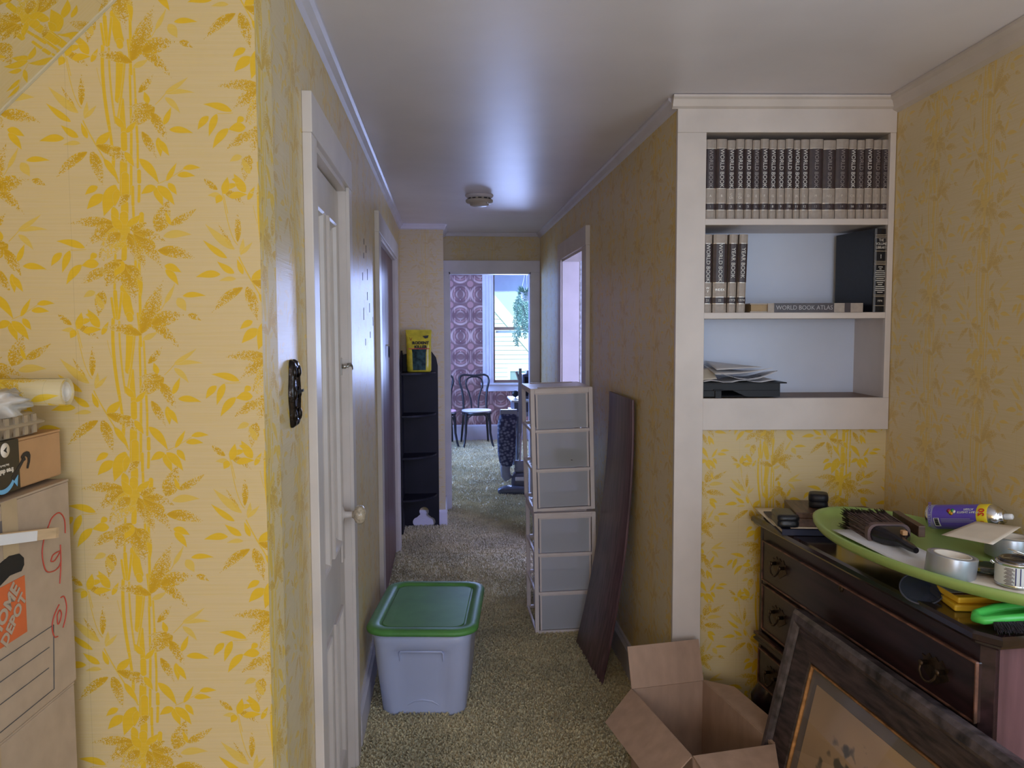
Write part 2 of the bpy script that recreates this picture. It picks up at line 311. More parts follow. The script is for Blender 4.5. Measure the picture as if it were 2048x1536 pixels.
# ------------------------------------------------------------------ mesh helpers
def tr(x=0, y=0, z=0): return Matrix.Translation((x, y, z))
def rz(a): return Matrix.Rotation(a, 4, 'Z')
def rx(a): return Matrix.Rotation(a, 4, 'X')
def ry(a): return Matrix.Rotation(a, 4, 'Y')
def axes(o, x, y, z):
    """matrix that sends local x, y, z to the given vectors, origin to o"""
    m = Matrix.Identity(4)
    for i, a in enumerate((x, y, z)):
        for k in range(3): m[k][i] = a[k]
    for k in range(3): m[k][3] = o[k]
    return m
class MB:
    def __init__(s): s.v, s.f, s.mi, s.sm = [], [], [], []
    def add(s, vs_, fs, mi=0, smooth=False, M=None):
        n = len(s.v)
        for p in vs_:
            p = Vector(p); s.v.append(tuple(M @ p) if M is not None else tuple(p))
        for f in fs: s.f.append(tuple(i + n for i in f)); s.mi.append(mi); s.sm.append(smooth)
        return s
    def box(s, x0, x1, y0, y1, z0, z1, mi=0, M=None):
        v = [(x0, y0, z0), (x1, y0, z0), (x1, y1, z0), (x0, y1, z0), (x0, y0, z1), (x1, y0, z1), (x1, y1, z1), (x0, y1, z1)]
        return s.add(v, [(3, 2, 1, 0), (4, 5, 6, 7), (0, 1, 5, 4), (1, 2, 6, 5), (2, 3, 7, 6), (3, 0, 4, 7)], mi, False, M)
    def prism(s, poly, z0, z1, mi=0, M=None, smooth=False):
        n = len(poly); v = [(x, y, z0) for x, y in poly] + [(x, y, z1) for x, y in poly]
        s.add(v, [tuple(reversed(range(n))), tuple(range(n, 2 * n))], mi, False, M); s2 = [(i, (i + 1) % n, n + (i + 1) % n, n + i) for i in range(n)]
        s.add(v, s2, mi, smooth, M); return s
    def loft(s, rings, mi=0, M=None, smooth=True, cap0=True, cap1=True, closed=True):
        n = len(rings[0]); v = [p for r in rings for p in r]; f = []
        for k in range(len(rings) - 1):
            for i in range(n if closed else n - 1):
                j = (i + 1) % n; f.append((k * n + i, k * n + j, (k + 1) * n + j, (k + 1) * n + i))
        s.add(v, f, mi, smooth, M)
        if cap0: s.add(rings[0], [tuple(reversed(range(n)))], mi, False, M)
        if cap1: s.add(rings[-1], [tuple(range(n))], mi, False, M)
        return s
    def lathe(s, prof, n=24, mi=0, M=None, smooth=True, sx=1, sy=1):
        rings = [[(r * math.cos(2 * math.pi * i / n) * sx, r * math.sin(2 * math.pi * i / n) * sy, z) for i in range(n)] for r, z in prof]
        return s.loft(rings, mi, M, smooth)
    def tube(s, pts, r, n=8, mi=0, M=None, closed=False, smooth=True, flat=None):
        P = [Vector(p) for p in pts]; rings = []; up = None
        rr = r if isinstance(r, (list, tuple)) else [r] * len(P)
        for i, p in enumerate(P):
            a = P[i - 1] if (i or closed) else p; b = P[(i + 1) % len(P)] if (i < len(P) - 1 or closed) else p
            t = (b - a).normalized()
            if up is None: up = Vector((0, 0, 1)) if abs(t.z) < .9 else Vector((1, 0, 0))
            sd = t.cross(up).normalized(); up = sd.cross(t).normalized()
            k = flat or 1
            rings.append([tuple(p + (sd * math.cos(2 * math.pi * j / n) + up * math.sin(2 * math.pi * j / n) * k) * rr[i]) for j in range(n)])
        if closed: rings.append(rings[0]); return s.loft(rings, mi, M, smooth, False, False)
        return s.loft(rings, mi, M, smooth)
    def sphere(s, c, r, n=16, mi=0, M=None, sx=1, sy=1, sz=1):
        k = n // 2; prof = [(max(1e-4, math.sin(math.pi * i / k)) * r, -math.cos(math.pi * i / k) * r) for i in range(k + 1)]
        rings = [[(c[0] + q * math.cos(2 * math.pi * i / n) * sx, c[1] + q * math.sin(2 * math.pi * i / n) * sy, c[2] + z * sz) for i in range(n)] for q, z in prof]
        return s.loft(rings, mi, M, True)
    def build(s, name, mats, parent=None, loc=None, rot=None, bevel=0, seg=2, uv=True, solid=0, sub=0, kind=None):
        me = bpy.data.meshes.new(name); me.from_pydata(s.v, [], s.f); 
        for m in (mats if isinstance(mats, (list, tuple)) else [mats]): me.materials.append(m)
        me.polygons.foreach_set('material_index', s.mi); me.polygons.foreach_set('use_smooth', s.sm)
        if uv:
            ul = me.uv_layers.new(name='UVMap')
            for p in me.polygons:
                n = p.normal; ax = max(range(3), key=lambda i: abs(n[i]))
                for li in p.loop_indices:
                    c = me.vertices[me.loops[li].vertex_index].co
                    ul.data[li].uv = (c.y if n[0] > 0 else -c.y, c.z) if ax == 0 else (c.x if n[1] < 0 else -c.x, c.z) if ax == 1 else (c.x, c.y)
        me.update()
        o = bpy.data.objects.new(name, me); C.objects.link(o)
        if parent: o.parent = parent
        if loc is not None: o.location = loc
        if rot is not None: o.rotation_euler = rot
        if solid: q = o.modifiers.new('solid', 'SOLIDIFY'); q.thickness = solid; q.offset = 0
        if sub: q = o.modifiers.new('sub', 'SUBSURF'); q.levels = sub; q.render_levels = sub
        if bevel:
            q = o.modifiers.new('bevel', 'BEVEL'); q.width = bevel; q.segments = seg; q.limit_method = 'ANGLE'; q.angle_limit = R(40)
        if kind: o['kind'] = kind
        return o
def struct(mb, name, mats, parent=None, **k):
    o = mb.build(name, mats, parent, **k)
    if parent is None: o['kind'] = 'structure'
    return o
def tag(o, label, cat, group=None):
    o['label'] = label; o['category'] = cat
    if group: o['group'] = group
    return o
def thing(name, label, cat, loc=(0, 0, 0), rot=(0, 0, 0), group=None):
    o = bpy.data.objects.new(name, None); C.objects.link(o); o.empty_display_size = .05
    o.location = loc; o.rotation_euler = rot; return tag(o, label, cat, group)
def copy_tree(o, parent=None):
    c = o.copy(); C.objects.link(c)
    if parent: c.parent = parent
    for ch in [x for x in C.objects if x.parent == o]: copy_tree(ch, c)
    return c
_tx = {}
def text(name, s, size, m, parent, M, extrude=.0003, align='CENTER', sx=1.0, bold=0):
    key = (s, size, extrude, align, sx, bold, m.name)
    if key not in _tx:
        cu = bpy.data.curves.new('t', 'FONT'); cu.body = s; cu.size = size; cu.extrude = extrude; cu.align_x = align; cu.align_y = 'CENTER'
        cu.offset = bold; cu.resolution_u = 3
        t = bpy.data.objects.new('t', cu); C.objects.link(t)
        dg = bpy.context.evaluated_depsgraph_get(); me = bpy.data.meshes.new_from_object(t.evaluated_get(dg))
        bpy.data.objects.remove(t); bpy.data.curves.remove(cu)
        me.name = name; me.transform(Matrix.Diagonal((sx, 1, 1, 1))); me.materials.clear(); me.materials.append(m); _tx[key] = me
    o = bpy.data.objects.new(name, _tx[key]); C.objects.link(o); o.parent = parent; o.matrix_local = M
    return o
def rrect(w, h, r, n=5):
    """rounded rectangle outline centred on 0"""
    out = []
    for cx, cy, a0 in ((w / 2 - r, h / 2 - r, 0), (-w / 2 + r, h / 2 - r, 90), (-w / 2 + r, -h / 2 + r, 180), (w / 2 - r, -h / 2 + r, 270)):
        for i in range(n + 1):
            a = R(a0 + 90 * i / n); out.append((cx + r * math.cos(a), cy + r * math.sin(a)))
    return out
def arc(cx, cy, r, a0, a1, n, ry_=None):
    return [(cx + r * math.cos(R(a0 + (a1 - a0) * i / n)), cy + (ry_ or r) * math.sin(R(a0 + (a1 - a0) * i / n))) for i in range(n + 1)]
A = R(3.8)                      # the near room stands 3.8 degrees off the corridor
def NR(u, v, z=0):              # near-room coordinates to world
    return (u * math.cos(A) + v * math.sin(A), -u * math.sin(A) + v * math.cos(A), z)
NROT = (0, 0, -A)
H = 2.27

def carpet_pile(par):
    """the shag of the carpet where the photograph shows it: short tufts of two blades each"""
    def patch_(x0, x1, y0, y1, dens, h, wd):
        n = int((x1 - x0) * (y1 - y0) * dens); p = np.zeros((n, 3)); p[:, 0] = rng.uniform(x0, x1, n); p[:, 1] = rng.uniform(y0, y1, n)
        vs_ = []
        for k in range(2):
            a = rng.uniform(0, math.pi, n) + k * 1.3; t = rng.uniform(0, 2 * math.pi, n); ln = h * rng.uniform(.6, 1.15, n); le = ln * rng.uniform(.2, .9, n); w_ = wd * rng.uniform(.6, 1.2, n)
            s = np.stack([np.cos(a) * w_, np.sin(a) * w_, np.zeros(n)], 1); top = p + np.stack([np.cos(t) * le, np.sin(t) * le, ln], 1)
            vs_.append(np.stack([p - s, p + s, top + s * .8, top - s * .8], 1).reshape(-1, 3))
        return np.concatenate(vs_)
    V = np.concatenate([patch_(-.33, .79, 1.7, 4.4, 13000, .013, .0034), patch_(.79, 1.3, 1.7, 2.75, 9000, .011, .0026), patch_(-.33, .79, 4.4, 6.6, 8500, .013, .0036), patch_(.0, 1.3, 6.6, 10.6, 4500, .015, .005)])
    n = len(V) // 4; me = bpy.data.meshes.new('carpet_pile'); me.vertices.add(4 * n); me.vertices.foreach_set('co', V.ravel())
    me.loops.add(4 * n); me.loops.foreach_set('vertex_index', np.arange(4 * n)); me.polygons.add(n); me.polygons.foreach_set('loop_start', np.arange(n) * 4); me.polygons.foreach_set('loop_total', np.full(n, 4))
    me.update(); me.materials.append(M_CARPET); o = bpy.data.objects.new('carpet_pile', me); C.objects.link(o); o.parent = par; o['kind'] = 'stuff'

# ================================================================== THE SETTING
floor = struct(MB().box(-2.8, 3.8, -2.9, 10.9, -.1, 0), 'floor', M_CARPET)
carpet_pile(floor)
struct(MB().box(-2.8, 3.8, -2.9, 6.68, H, H + .1), 'ceiling', M_CEIL)
struct(MB().box(-2.0, 2.6, 6.68, 10.74, 2.62, 2.72), 'ceiling.001', M_CEIL)
# corridor walls
XL, XR = -.325, .79
w = MB()
for y0, y1, z0 in ((1.478, 2.0, 0), (2.0, 2.67, 1.955), (2.67, 4.0, 0), (4.0, 5.35, 1.955), (5.35, 6.04, 0)): w.box(XL - .1, XL, y0, y1, z0, H)
struct(w, 'wall_left', M_WALL2)
w = MB()
for y0, y1, z0 in ((2.69, 4.43, 0), (4.43, 5.254, 1.945), (5.254, 6.68, 0)): w.box(XR, XR + .1, y0, y1, z0, H)
struct(w, 'wall_right', M_WALL2)
struct(MB().box(XL - .1, 0, 6.04, 6.68, 0, H), 'wall_end_left', M_WALL_GLARE)
w = MB().box(0, .041, 6.58, 6.68, 0, H).box(.716, XR, 6.58, 6.68, 0, H).box(.041, .716, 6.58, 6.68, 1.952, H)
struct(w, 'wall_end', M_WALL_GLARE)
struct(MB().box(-2.0, 0, 6.58, 6.68, 0, 2.62).box(XR, 2.6, 6.6, 6.68, 0, 2.62).box(-2, 2.6, 6.62, 6.68, H, 2.62), 'wall_far_front', M_RETRO)
# closets behind the two left doors
struct(MB().box(-1.2, XL - .1, 3.85, 3.9, 0, H).box(-1.2, XL - .1, 5.5, 5.55, 0, H).box(-1.25, -1.2, 3.85, 5.55, 0, H), 'wall_closet', M_PLAIN)
# near room (built in its own frame)
struct(MB().box(-2.4, -.4215, 1.445, 1.545, 0, H), 'wall_front_left', M_WALL, rot=NROT)
struct(MB().box(.700, 1.36, 2.744, 2.80, 0, 1.20), 'wall_nook', M_WALL, rot=NROT)
struct(MB().box(.612, 1.36, 3.0, 3.06, 1.1, H), 'wall_nook_back', M_WALL, rot=NROT)
struct(MB().box(1.352, 1.45, 1.94, 3.06, 0, H), 'wall_near_right', M_WALL3, rot=NROT)
struct(MB().box(1.45, 1.70, 1.94, 1.99, 0, H), 'wall_near_return', M_WALL3, rot=NROT)
w = MB().box(1.60, 1.70, 1.2, 1.94, 0, H).box(1.60, 1.70, -2.7, -.2, 0, H).box(1.60, 1.70, -.2, 1.2, 0, .8).box(1.60, 1.70, -.2, 1.2, 2.1, H)
struct(w, 'wall_window_side', M_WALL3, rot=NROT)
w = MB().box(-2.4, -.5, -2.7, -2.6, 0, H).box(.9, 1.7, -2.7, -2.6, 0, H).box(-.5, .9, -2.7, -2.6, 0, .8).box(-.5, .9, -2.7, -2.6, 2.05, H)
struct(w, 'wall_back', M_WALL, rot=NROT)
struct(MB().box(-2.4, -2.3, -2.7, 1.545, 0, H), 'wall_near_left', M_WALL, rot=NROT)
# sloped attic ceiling on the left, papered
sl_m = axes((-.445, 0, 2.272), (-.731, 0, -.682), (0, 1, 0), (.682, 0, -.731))
o = struct(MB().box(0, 2.5, -2.6, 1.446, -.05, 0), 'ceiling_slope', M_WALLS)
o.matrix_world = rz(-A) @ sl_m
o = struct(MB().box(.02, 2.5, 1.438, 1.4445, 0, .003), 'trim_slope_bead', mat('paper_edge', (.62, .54, .38), .6))
o.matrix_world = rz(-A) @ sl_m
# far room
w = MB().box(-2.0, .65, 10.64, 10.74, 0, 2.62).box(1.34, 2.6, 10.64, 10.74, 0, 2.62).box(.65, 1.34, 10.64, 10.74, 0, .757).box(.65, 1.34, 10.64, 10.74, 2.30, 2.62)
struct(w, 'wall_far', M_RETRO)
struct(MB().box(-1.7, -1.6, 6.68, 10.64, 0, 2.62), 'wall_far_left', M_RETRO)
struct(MB().box(2.4, 2.5, 6.68, 10.64, 0, 2.62), 'wall_far_right', M_RETRO)
# side room behind the right-hand doorway
struct(MB().box(XR + .1, 3.7, 6.5, 6.6, 0, H), 'wall_side_far', M_RETRO)
struct(MB().box(XR + .1, 1.5, 3.3, 3.4, 0, H).box(2.4, 3.7, 3.3, 3.4, 0, H).box(1.5, 2.4, 3.3, 3.4, 0, .8).box(1.5, 2.4, 3.3, 3.4, 2.1, H), 'wall_side_near', M_PLAIN)  # opening added to let in the blue fill
struct(MB().box(3.6, 3.7, 3.4, 4.5, 0, H).box(3.6, 3.7, 5.9, 6.5, 0, H).box(3.6, 3.7, 4.5, 5.9, 0, .8).box(3.6, 3.7, 4.5, 5.9, 2.1, H), 'wall_side_right', M_PLAIN)

# ---- trim: crown mouldings
def moulding(p0, p1, out, prof, name, m, ztop=H):
    """extrude profile (distance out of the wall, drop from ceiling) along p0 -> p1"""
    rings = []
    for p in (p0, p1): rings.append([(p[0] + out[0] * d, p[1] + out[1] * d, ztop - z) for d, z in prof])
    return struct(MB().loft(rings, smooth=False), name, m)
CROWN = [(0, .0005), (.030, .0005), (.030, .008), (.022, .014), (.016, .026), (.012, .034), (0, .040)]
moulding((XL, 1.45), (XL, 6.04), (1, 0), CROWN, 'trim_crown_left', M_TRIMW)
moulding((XR, 2.70), (XR, 6.58), (-1, 0), CROWN, 'trim_crown_right', M_TRIMW)
moulding((XL, 6.04), (.012, 6.04), (0, -1), CROWN, 'trim_crown_stub', M_TRIMW)
moulding((0, 6.04), (0, 6.58), (1, 0), CROWN, 'trim_crown_return', M_TRIMW)
moulding((0, 6.58), (XR, 6.58), (0, -1), [(d * .8, z * .7) for d, z in CROWN], 'trim_crown_end', M_TRIMW)
a_, b_ = NR(1.352, 1.945), NR(1.352, 2.73); n_ = (-math.cos(A), math.sin(A))
moulding(a_, b_, n_, [(d * 1.4, z * 1.3) for d, z in CROWN], 'trim_crown_near_right', M_TRIM)
# baseboards
def bboard(p0, p1, out, h, t, name, m, cap=True):
    prof = [(0, 0), (t, 0), (t, h - .02), (t * .6, h - .008), (t * .5, h), (0, h)]
    return struct(MB().loft([[(p[0] + out[0] * d, p[1] + out[1] * d, z) for d, z in prof] for p in (p0, p1)], smooth=False), name, m)
bboard((XR, 2.69), (XR, 4.30), (-1, 0), .135, .022, 'baseboard_right', M_TRIMW)
bboard((XR, 5.38), (XR, 6.58), (-1, 0), .135, .022, 'baseboard_right.001', M_TRIMW)
bboard((XL, 2.80), (XL, 3.87), (1, 0), .135, .02, 'baseboard_left', M_TRIMW)
bboard((XL, 1.46), (XL, 1.93), (1, 0), .135, .02, 'baseboard_left.001', M_TRIMW)
bboard((XL, 6.04), (.012, 6.04), (0, -1), .12, .018, 'baseboard_stub', M_TRIMW)
bboard((0, 6.04), (0, 6.56), (1, 0), .12, .012, 'baseboard_return', M_TRIMW)
bboard((-1.6, 10.64), (2.4, 10.64), (0, -1), .21, .02, 'baseboard_far', M_TRIMW)

# ---- casings: built as pieces round each opening
def casing(name, face, out, a0, a1, zt, wd, t, hd, m, jamb=.1, axis='y', jm=None, z0_=0):
    """face = wall coordinate, out = +1/-1 side it stands proud, a0..a1 opening, zt head height"""
    t_ = bpy.data.objects.new(name, None); C.objects.link(t_); t_['kind'] = 'structure'
    def B(u0, u1, d0, d1, z0, z1):
        lo, hi = sorted((face + out * d0, face + out * d1))
        return MB().box(lo, hi, u0, u1, z0, z1) if axis == 'y' else MB().box(u0, u1, lo, hi, z0, z1)
    B(a0 - wd, a0 + .004, 0, t, z0_, zt).build('side_casing', m, t_, bevel=.002)
    B(a1 - .004, a1 + wd, 0, t, z0_, zt).build('side_casing', m, t_, bevel=.002)
    B(a0 - wd, a1 + wd, 0, t * 1.08, zt, zt + hd).build('head_casing', m, t_, bevel=.002)
    B(a0 - .004, a0 + .012, -jamb, t * .5, z0_, zt).build('jamb', jm or m, t_)
    B(a1 - .012, a1 + .004, -jamb, t * .5, z0_, zt).build('jamb', jm or m, t_)
    B(a0, a1, -jamb, t * .5, zt - .014, zt + .004).build('head_jamb', jm or m, t_)
    return t_
casing('trim_door_casing', XL, 1, 2.005, 2.672, 1.956, .075, .022, .095, M_TRIM)
casing('trim_closet_casing', XL, 1, 3.985, 5.33, 1.957, .115, .022, .10, M_TRIM)
casing('trim_side_casing', XR, -1, 4.43, 5.254, 1.945, .125, .024, .105, M_TRIM)
casing('trim_end_casing', 6.58, -1, .041, .716, 1.952, .072, .02, .095, M_TRIMW, axis='x')

# ---- door_1: white four-panel door with porcelain knob and hook latch
d1 = bpy.data.objects.new('door_1', None); C.objects.link(d1); d1['kind'] = 'structure'; d1.location = (XL - .012, 2.018, .012)
def panel_door(par, W, Hd, m):
    st, z = .10, [(0.11, .60), (.80, Hd - .11)]
    f = MB()
    f.box(-.035, -.001, 0, st, 0, Hd).box(-.035, -.001, W - st, W, 0, Hd).box(-.035, -.001, W / 2 - .045, W / 2 + .045, .11, .60).box(-.035, -.001, W / 2 - .045, W / 2 + .045, .80, Hd - .11)
    f.box(-.035, -.001, st, W - st, 0, .11).box(-.035, -.001, st, W - st, Hd - .11, Hd).box(-.035, -.001, st, W - st, .60, .80)
    f.build('door_frame', m, par, bevel=.002)
    for y0, y1 in ((st, W / 2 - .045), (W / 2 + .045, W - st)):
        for z0, z1 in z:
            p = MB().box(-.032, -.022, y0, y1, z0, z1)
            p.box(-.024, -.015, y0 + .035, y1 - .035, z0 + .035, z1 - .035)
            pn = p.build('panel', m, par, bevel=.003)
            # bolection moulding round the panel
            b = MB(); q = [(-.022, 0), (.006, 0), (.009, .005), (.006, .012), (-.004, .017), (-.010, .026), (-.022, .028)]
            for (ya, za, yb, zb, n) in ((y0, z0, y1, z0, (0, 1)), (y1, z0, y1, z1, (-1, 0)), (y1, z1, y0, z1, (0, -1)), (y0, z1, y0, z0, (1, 0))):
                d = (yb - ya, zb - za); L_ = math.hypot(*d); d = (d[0] / L_, d[1] / L_)
                r0 = [(x, ya + n[0] * k + d[0] * k, za + n[1] * k + d[1] * k) for x, k in q]; r1 = [(x, yb + n[0] * k - d[0] * k, zb + n[1] * k - d[1] * k) for x, k in q]
                b.loft([r0, r1], smooth=False)
            b.build('panel_moulding', m, pn)
panel_door(d1, .642, 1.925, M_TRIM)
kn = MB().lathe([(.0001, 0), (.026, 0), (.026, .006), (.012, .010), (.010, .040)], 20).build('knob_rose', M_TRIM, d1, loc=(0, .575, .885), rot=(0, R(90), 0))
MB().lathe([(.010, .034), (.013, .040), (.026, .046), (.031, .056), (.029, .068), (.018, .077), (.0001, .079)], 24).build('knob', mat('porcelain', (.62, .50, .36), .18, var=.25, vscale=120, coat=.4), d1, loc=(0, .575, .885), rot=(0, R(90), 0))
MB().prism([(-.025, -.065), (.025, -.065), (.025, .055), (0, .075), (-.025, .055)], 0, .006, M=axes((0, .575, .80), (0, 1, 0), (0, 0, 1), (1, 0, 0))).build('key_plate', M_TRIM, d1, bevel=.001)
h_ = MB().box(0, .003, -.012, .004, -.028, .028).tube([(.004, 0, .0), (.022, .0, .0), (.03, .012, .006), (.028, .03, .008), (.03, .045, 0), (.03, .052, -.012)], .0035, 8).lathe([(.0001, 0), (.007, 0), (.007, .012), (.0001, .014)], 10, M=tr(.004, -.004, 0) @ ry(R(90))).lathe([(.0001, 0), (.006, 0), (.006, .014), (.0001, .016)], 10, M=tr(.016, .03, .004) @ ry(R(90)))
h_.build('hook_latch', M_METAL, d1, loc=(.004, .605, 1.365))
# ---- door_2: dark red-brown closet door, set back, with a ring pull
d2 = bpy.data.objects.new('door_2', None); C.objects.link(d2); d2['kind'] = 'structure'; d2.location = (XL - .008, 3.998, .012)
MB().box(-.03, 0, .012, .663, 0, 1.93).build('door_slab', M_REDWOOD, d2, bevel=.003)
MB().box(-.03, 0, .667, 1.318, 0, 1.93).build('door_slab', M_REDWOOD, d2, bevel=.003)
MB().tube([(0, .66, 1.39), (.012, .66, 1.39), (.014, .66, 1.38)], .004, 8).build('ring_mount', M_METAL, d2)
MB().tube([(.016 , .66 + .028 * math.sin(k / 10 * math.pi), 1.352 + .032 * math.cos(k / 10 * math.pi)) for k in range(20)], .0025, 6, closed=True).build('ring_pull', M_BLACK, d2)

# ---- built-in bookcase in the near room's wall
bc = thing('built_in_bookcase', 'cream painted built-in bookcase recessed in the papered wall', 'bookcase', NR(.608, 2.726), NROT)
def BK(n, x0, x1, y0, y1, z0, z1, m=M_TRIM, bv=.0015, **k): return MB().box(x0, x1, y0, y1, z0, z1).build(n, m, bc, bevel=bv)
BK('side_casing', 0, .098, 0, .022, 0, 2.152)
BK('head_board', 0, .742, -.001, .022, 2.152, H - .002)
BK('bottom_rail', .097, .742, 0, .022, 1.145, 1.255)
BK('edge_strip', .722, .742, .001, .022, 1.255, 2.152)
BK('shelf', .094, .726, .004, .25, 1.845, 1.866); BK('shelf', .094, .726, .004, .25, 1.528, 1.549)
BK('bottom_board', .094, .726, .02, .25, 1.235, 1.2545, M_BROWNWOOD)
BK('top_board', .094, .726, .02, .25, 2.153, 2.17)
BK('back_board', .09, .73, .248, .258, 1.235, 2.17, M_WHITEBACK)
BK('side_panel', .085, .095, .02, .25, 1.235, 2.17); BK('side_panel', .727, .737, .02, .25, 1.235, 2.17)
rings = [[(x, -d * 1.1, H - .0015 - z) for d, z in CROWN] for x in (-.02, .744)]
MB().loft(rings, smooth=False).build('crown', M_TRIM, bc)

# ================================================================== BOOKS
M_BOOKC = mat('book_cloth_taupe', (.40, .335, .29), .45, var=.08, vscale=60, bump=.1, bscale=700)
M_BOOKD = mat('book_band_brown', (.050, .032, .036), .4, var=.15, vscale=60)
M_GILT = mat('gilt', (.72, .66, .58), .35, metal=.6, var=.1)
M_GILTW = mat('worn_gilt', (.34, .30, .29), .4, metal=.4, var=.2)
M_PAGES = mat('page_edges', (.45, .32, .18), .7, var=.15, vscale=200, stretch=(1, 1, 30))
SPINE = axes((0, 0, 0), (0, 0, -1), (1, 0, 0), (0, -1, 0))      # text running down a spine that faces -y
FACE = axes((0, 0, 0), (1, 0, 0), (0, 0, 1), (0, -1, 0))        # text reading across a face that faces -y
def book(name, w, hgt, depth, label, group, u, z, title, num, mark, worn=False, lean=0, dv=0):
    t = thing(name, label, 'book', NR(u, 2.742 + dv, z), (0, lean, -A), group)
    hw = w / 2 - .0004
    sec = [(-hw, 0.004), (-hw * .6, .0008), (0, 0), (hw * .6, .0008), (hw, .004), (hw, depth), (hw - .003, depth), (hw - .003, .008), (-hw + .003, .008), (-hw + .003, depth), (-hw, depth)]
    MB().prism(sec, 0, hgt).build('cover', M_BOOKC, t)
    MB().box(-hw + .0032, hw - .0032, .0085, depth - .004, .004, hgt - .004).build('page_block', M_PAGES, t)
    for z0, z1 in ((.385, .885), (.115, .20)):
        sp = [(-hw - .0003, .004), (-hw * .6, .0003), (0, -.0006), (hw * .6, .0003), (hw + .0003, .004), (hw - .001, .006), (-hw + .001, .006)]
        b = MB().prism(sp, hgt * z0, hgt * z1).build('spine_band', M_BOOKD, t)
        g = MB()
        for zz in (z0, z1): g.prism([(x * 1.001, y - .0002) for x, y in sp], hgt * zz - .0009, hgt * zz + .0009)
        g.build('gilt_line', M_GILT, b, kind='stuff')
    ink = M_GILTW if worn else M_WHITEINK
    text('lettering', title, .0185, ink, t, tr(0, -.0007, hgt * .635) @ SPINE, sx=1.02)
    if num: text('volume_number', num, .011, ink, t, tr(0, -.0007, hgt * .158) @ FACE)
    if mark: text('volume_letter', mark, .011, M_GILT, t, tr(0, -.0004, hgt * .292) @ FACE)
    return t
edges = [229, 300, 364, 417, 471, 519, 567, 620, 669, 719, 770, 812, 866, 950, 1028, 1107, 1157, 1207, 1258, 1309, 1352]
letters = ['A', 'B', 'C\nCh', 'Ci\nCz', 'D', 'E', 'F', 'G', 'H', 'I', 'JK', 'L', 'M', 'NO', 'P', 'QR', 'S', 'So', 'T', 'UV']
nums = ['1', '2', '3', '4', '5', '6', '7', '8', '9', '10', '11', '12', '13', '15', '14', '16', '17', '18', '19', '20']
ORD = 'first second third fourth fifth sixth seventh eighth ninth tenth'.split()
ordw = ['top shelf, %s from the left' % ORD[k] for k in range(10)] + ['top shelf, %s from the right' % ORD[9 - k] for k in range(10)]
for i in range(20):
    us = [.706 + (e - 229) / (1352 - 229) * (1.3345 - .706) for e in (edges[i], edges[i + 1])]
    book('encyclopedia_volume', us[1] - us[0] - .0012, .2665 + .002 * math.sin(i * 2.3), .205, 'taupe encyclopedia, %s, %s spine' % (ordw[i], 'rubbed dull' if i in (0, 5, 12, 13, 14, 16, 18, 19) else 'thick brown' if us[1] - us[0] > .038 else 'bright lettered'), 'encyclopedias on the top shelf',
         sum(us) / 2, 1.8662, 'WORLD BOOK', nums[i], letters[i], worn=i in (0, 5, 12, 13, 14, 16, 18, 19))
for (a0, a1, ti, nu, mk, wn, ln, lab) in ((220, 273, 'WORLD BOOK', '21', 'W\nY', 0, 0, 'taupe encyclopedia volume 21 on middle shelf, leftmost beside the casing'),
        (279, 366, 'WORLD BOOK', '22', 'INDEX', 0, .004, 'thick taupe encyclopedia volume 22 on middle shelf, second from the casing'),
        (371, 424, 'YEAR BOOK', '1973', '', 0, .02, 'taupe year book marked 1973 on the middle shelf, leaning slightly'),
        (430, 484, 'YEAR BOOK', '1974', '', 0, .028, 'taupe year book marked 1974, rightmost of the upright four on middle shelf')):
    u0, u1 = [.705 + (e - 220) / 3.072 * .00168 for e in (a0, a1)]
    book('encyclopedia_volume', u1 - u0, .2655, .205, lab, 'encyclopedias on the middle shelf', (u0 + u1) / 2, 1.5492, ti, nu, mk, wn, ln, dv=-.004)
# atlas lying flat, spine outwards
at = thing('atlas', 'taupe and brown atlas lying flat on the middle shelf under empty space', 'book', NR(.925, 2.733, 1.5492), (0, 0, -A + R(-1.5)))
MB().prism([(-.060, 0), (.31, 0), (.325, .002), (.325, .20), (-.060, .20)], 0, .004).prism([(-.060, 0), (.31, 0), (.325, .002), (.325, .20), (-.060, .20)], .027, .031).prism([(0.0, -.002), (.325, -.002), (.325, .003), (0, .003)], 0, .031).build('cover', M_BOOKC, at, bevel=.0012)
MB().box(-.055, .32, .006, .195, .004, .027).build('page_block', M_PAGES, at)
for x0, x1 in ((.022, .226), (.262, .282)): MB().box(x0, x1, -.0028, .004, -.0002, .0314).build('spine_band', M_BOOKD, at)
text('lettering', 'WORLD BOOK ATLAS', .021, M_GILTW, at, tr(.125, -.003, .0155) @ FACE, sx=.92)
# tall black volume, front cover turned to the left
vl = thing('black_reference_book', 'tall black reference volume marked 1 standing at the right of the middle shelf', 'book', NR(1.308, 2.728, 1.5492), (0, 0, -A + R(11)))
MB().prism([(-.0225, .006), (-.015, .001), (0, -.001), (.015, .001), (.0225, .006), (.0225, .222), (-.0225, .222)], 0, .283).build('cover', mat('black_leatherette', (.008, .010, .017), .3, var=.15, vscale=80, bump=.1, bscale=600), vl, bevel=.002)
g = MB()
for zz in (.262, .257, .252, .207, .172, .167, .162, .058, .053, .022): g.box(-.0205, .0205, -.0012, .004, zz - .0009, zz + .0009)
g.build('gilt_line', M_GILT, vl, kind='stuff')
text('lettering', 'THE\nVOLUME\nLIBRARY', .0125, M_WHITEINK, vl, tr(0, -.0014, .231) @ FACE, sx=.85)
text('volume_number', '1', .020, M_WHITEINK, vl, tr(0, -.0014, .188) @ FACE)
g = MB()
for k in range(14):
    w_ = (.008, .004, .015, .018, .017, .018, .014, .018, .012, .008, .016, .017, .018, .010)[k]
    g.box(-w_, w_, -.0014, .003, .152 - k * .0066, .1545 - k * .0066)
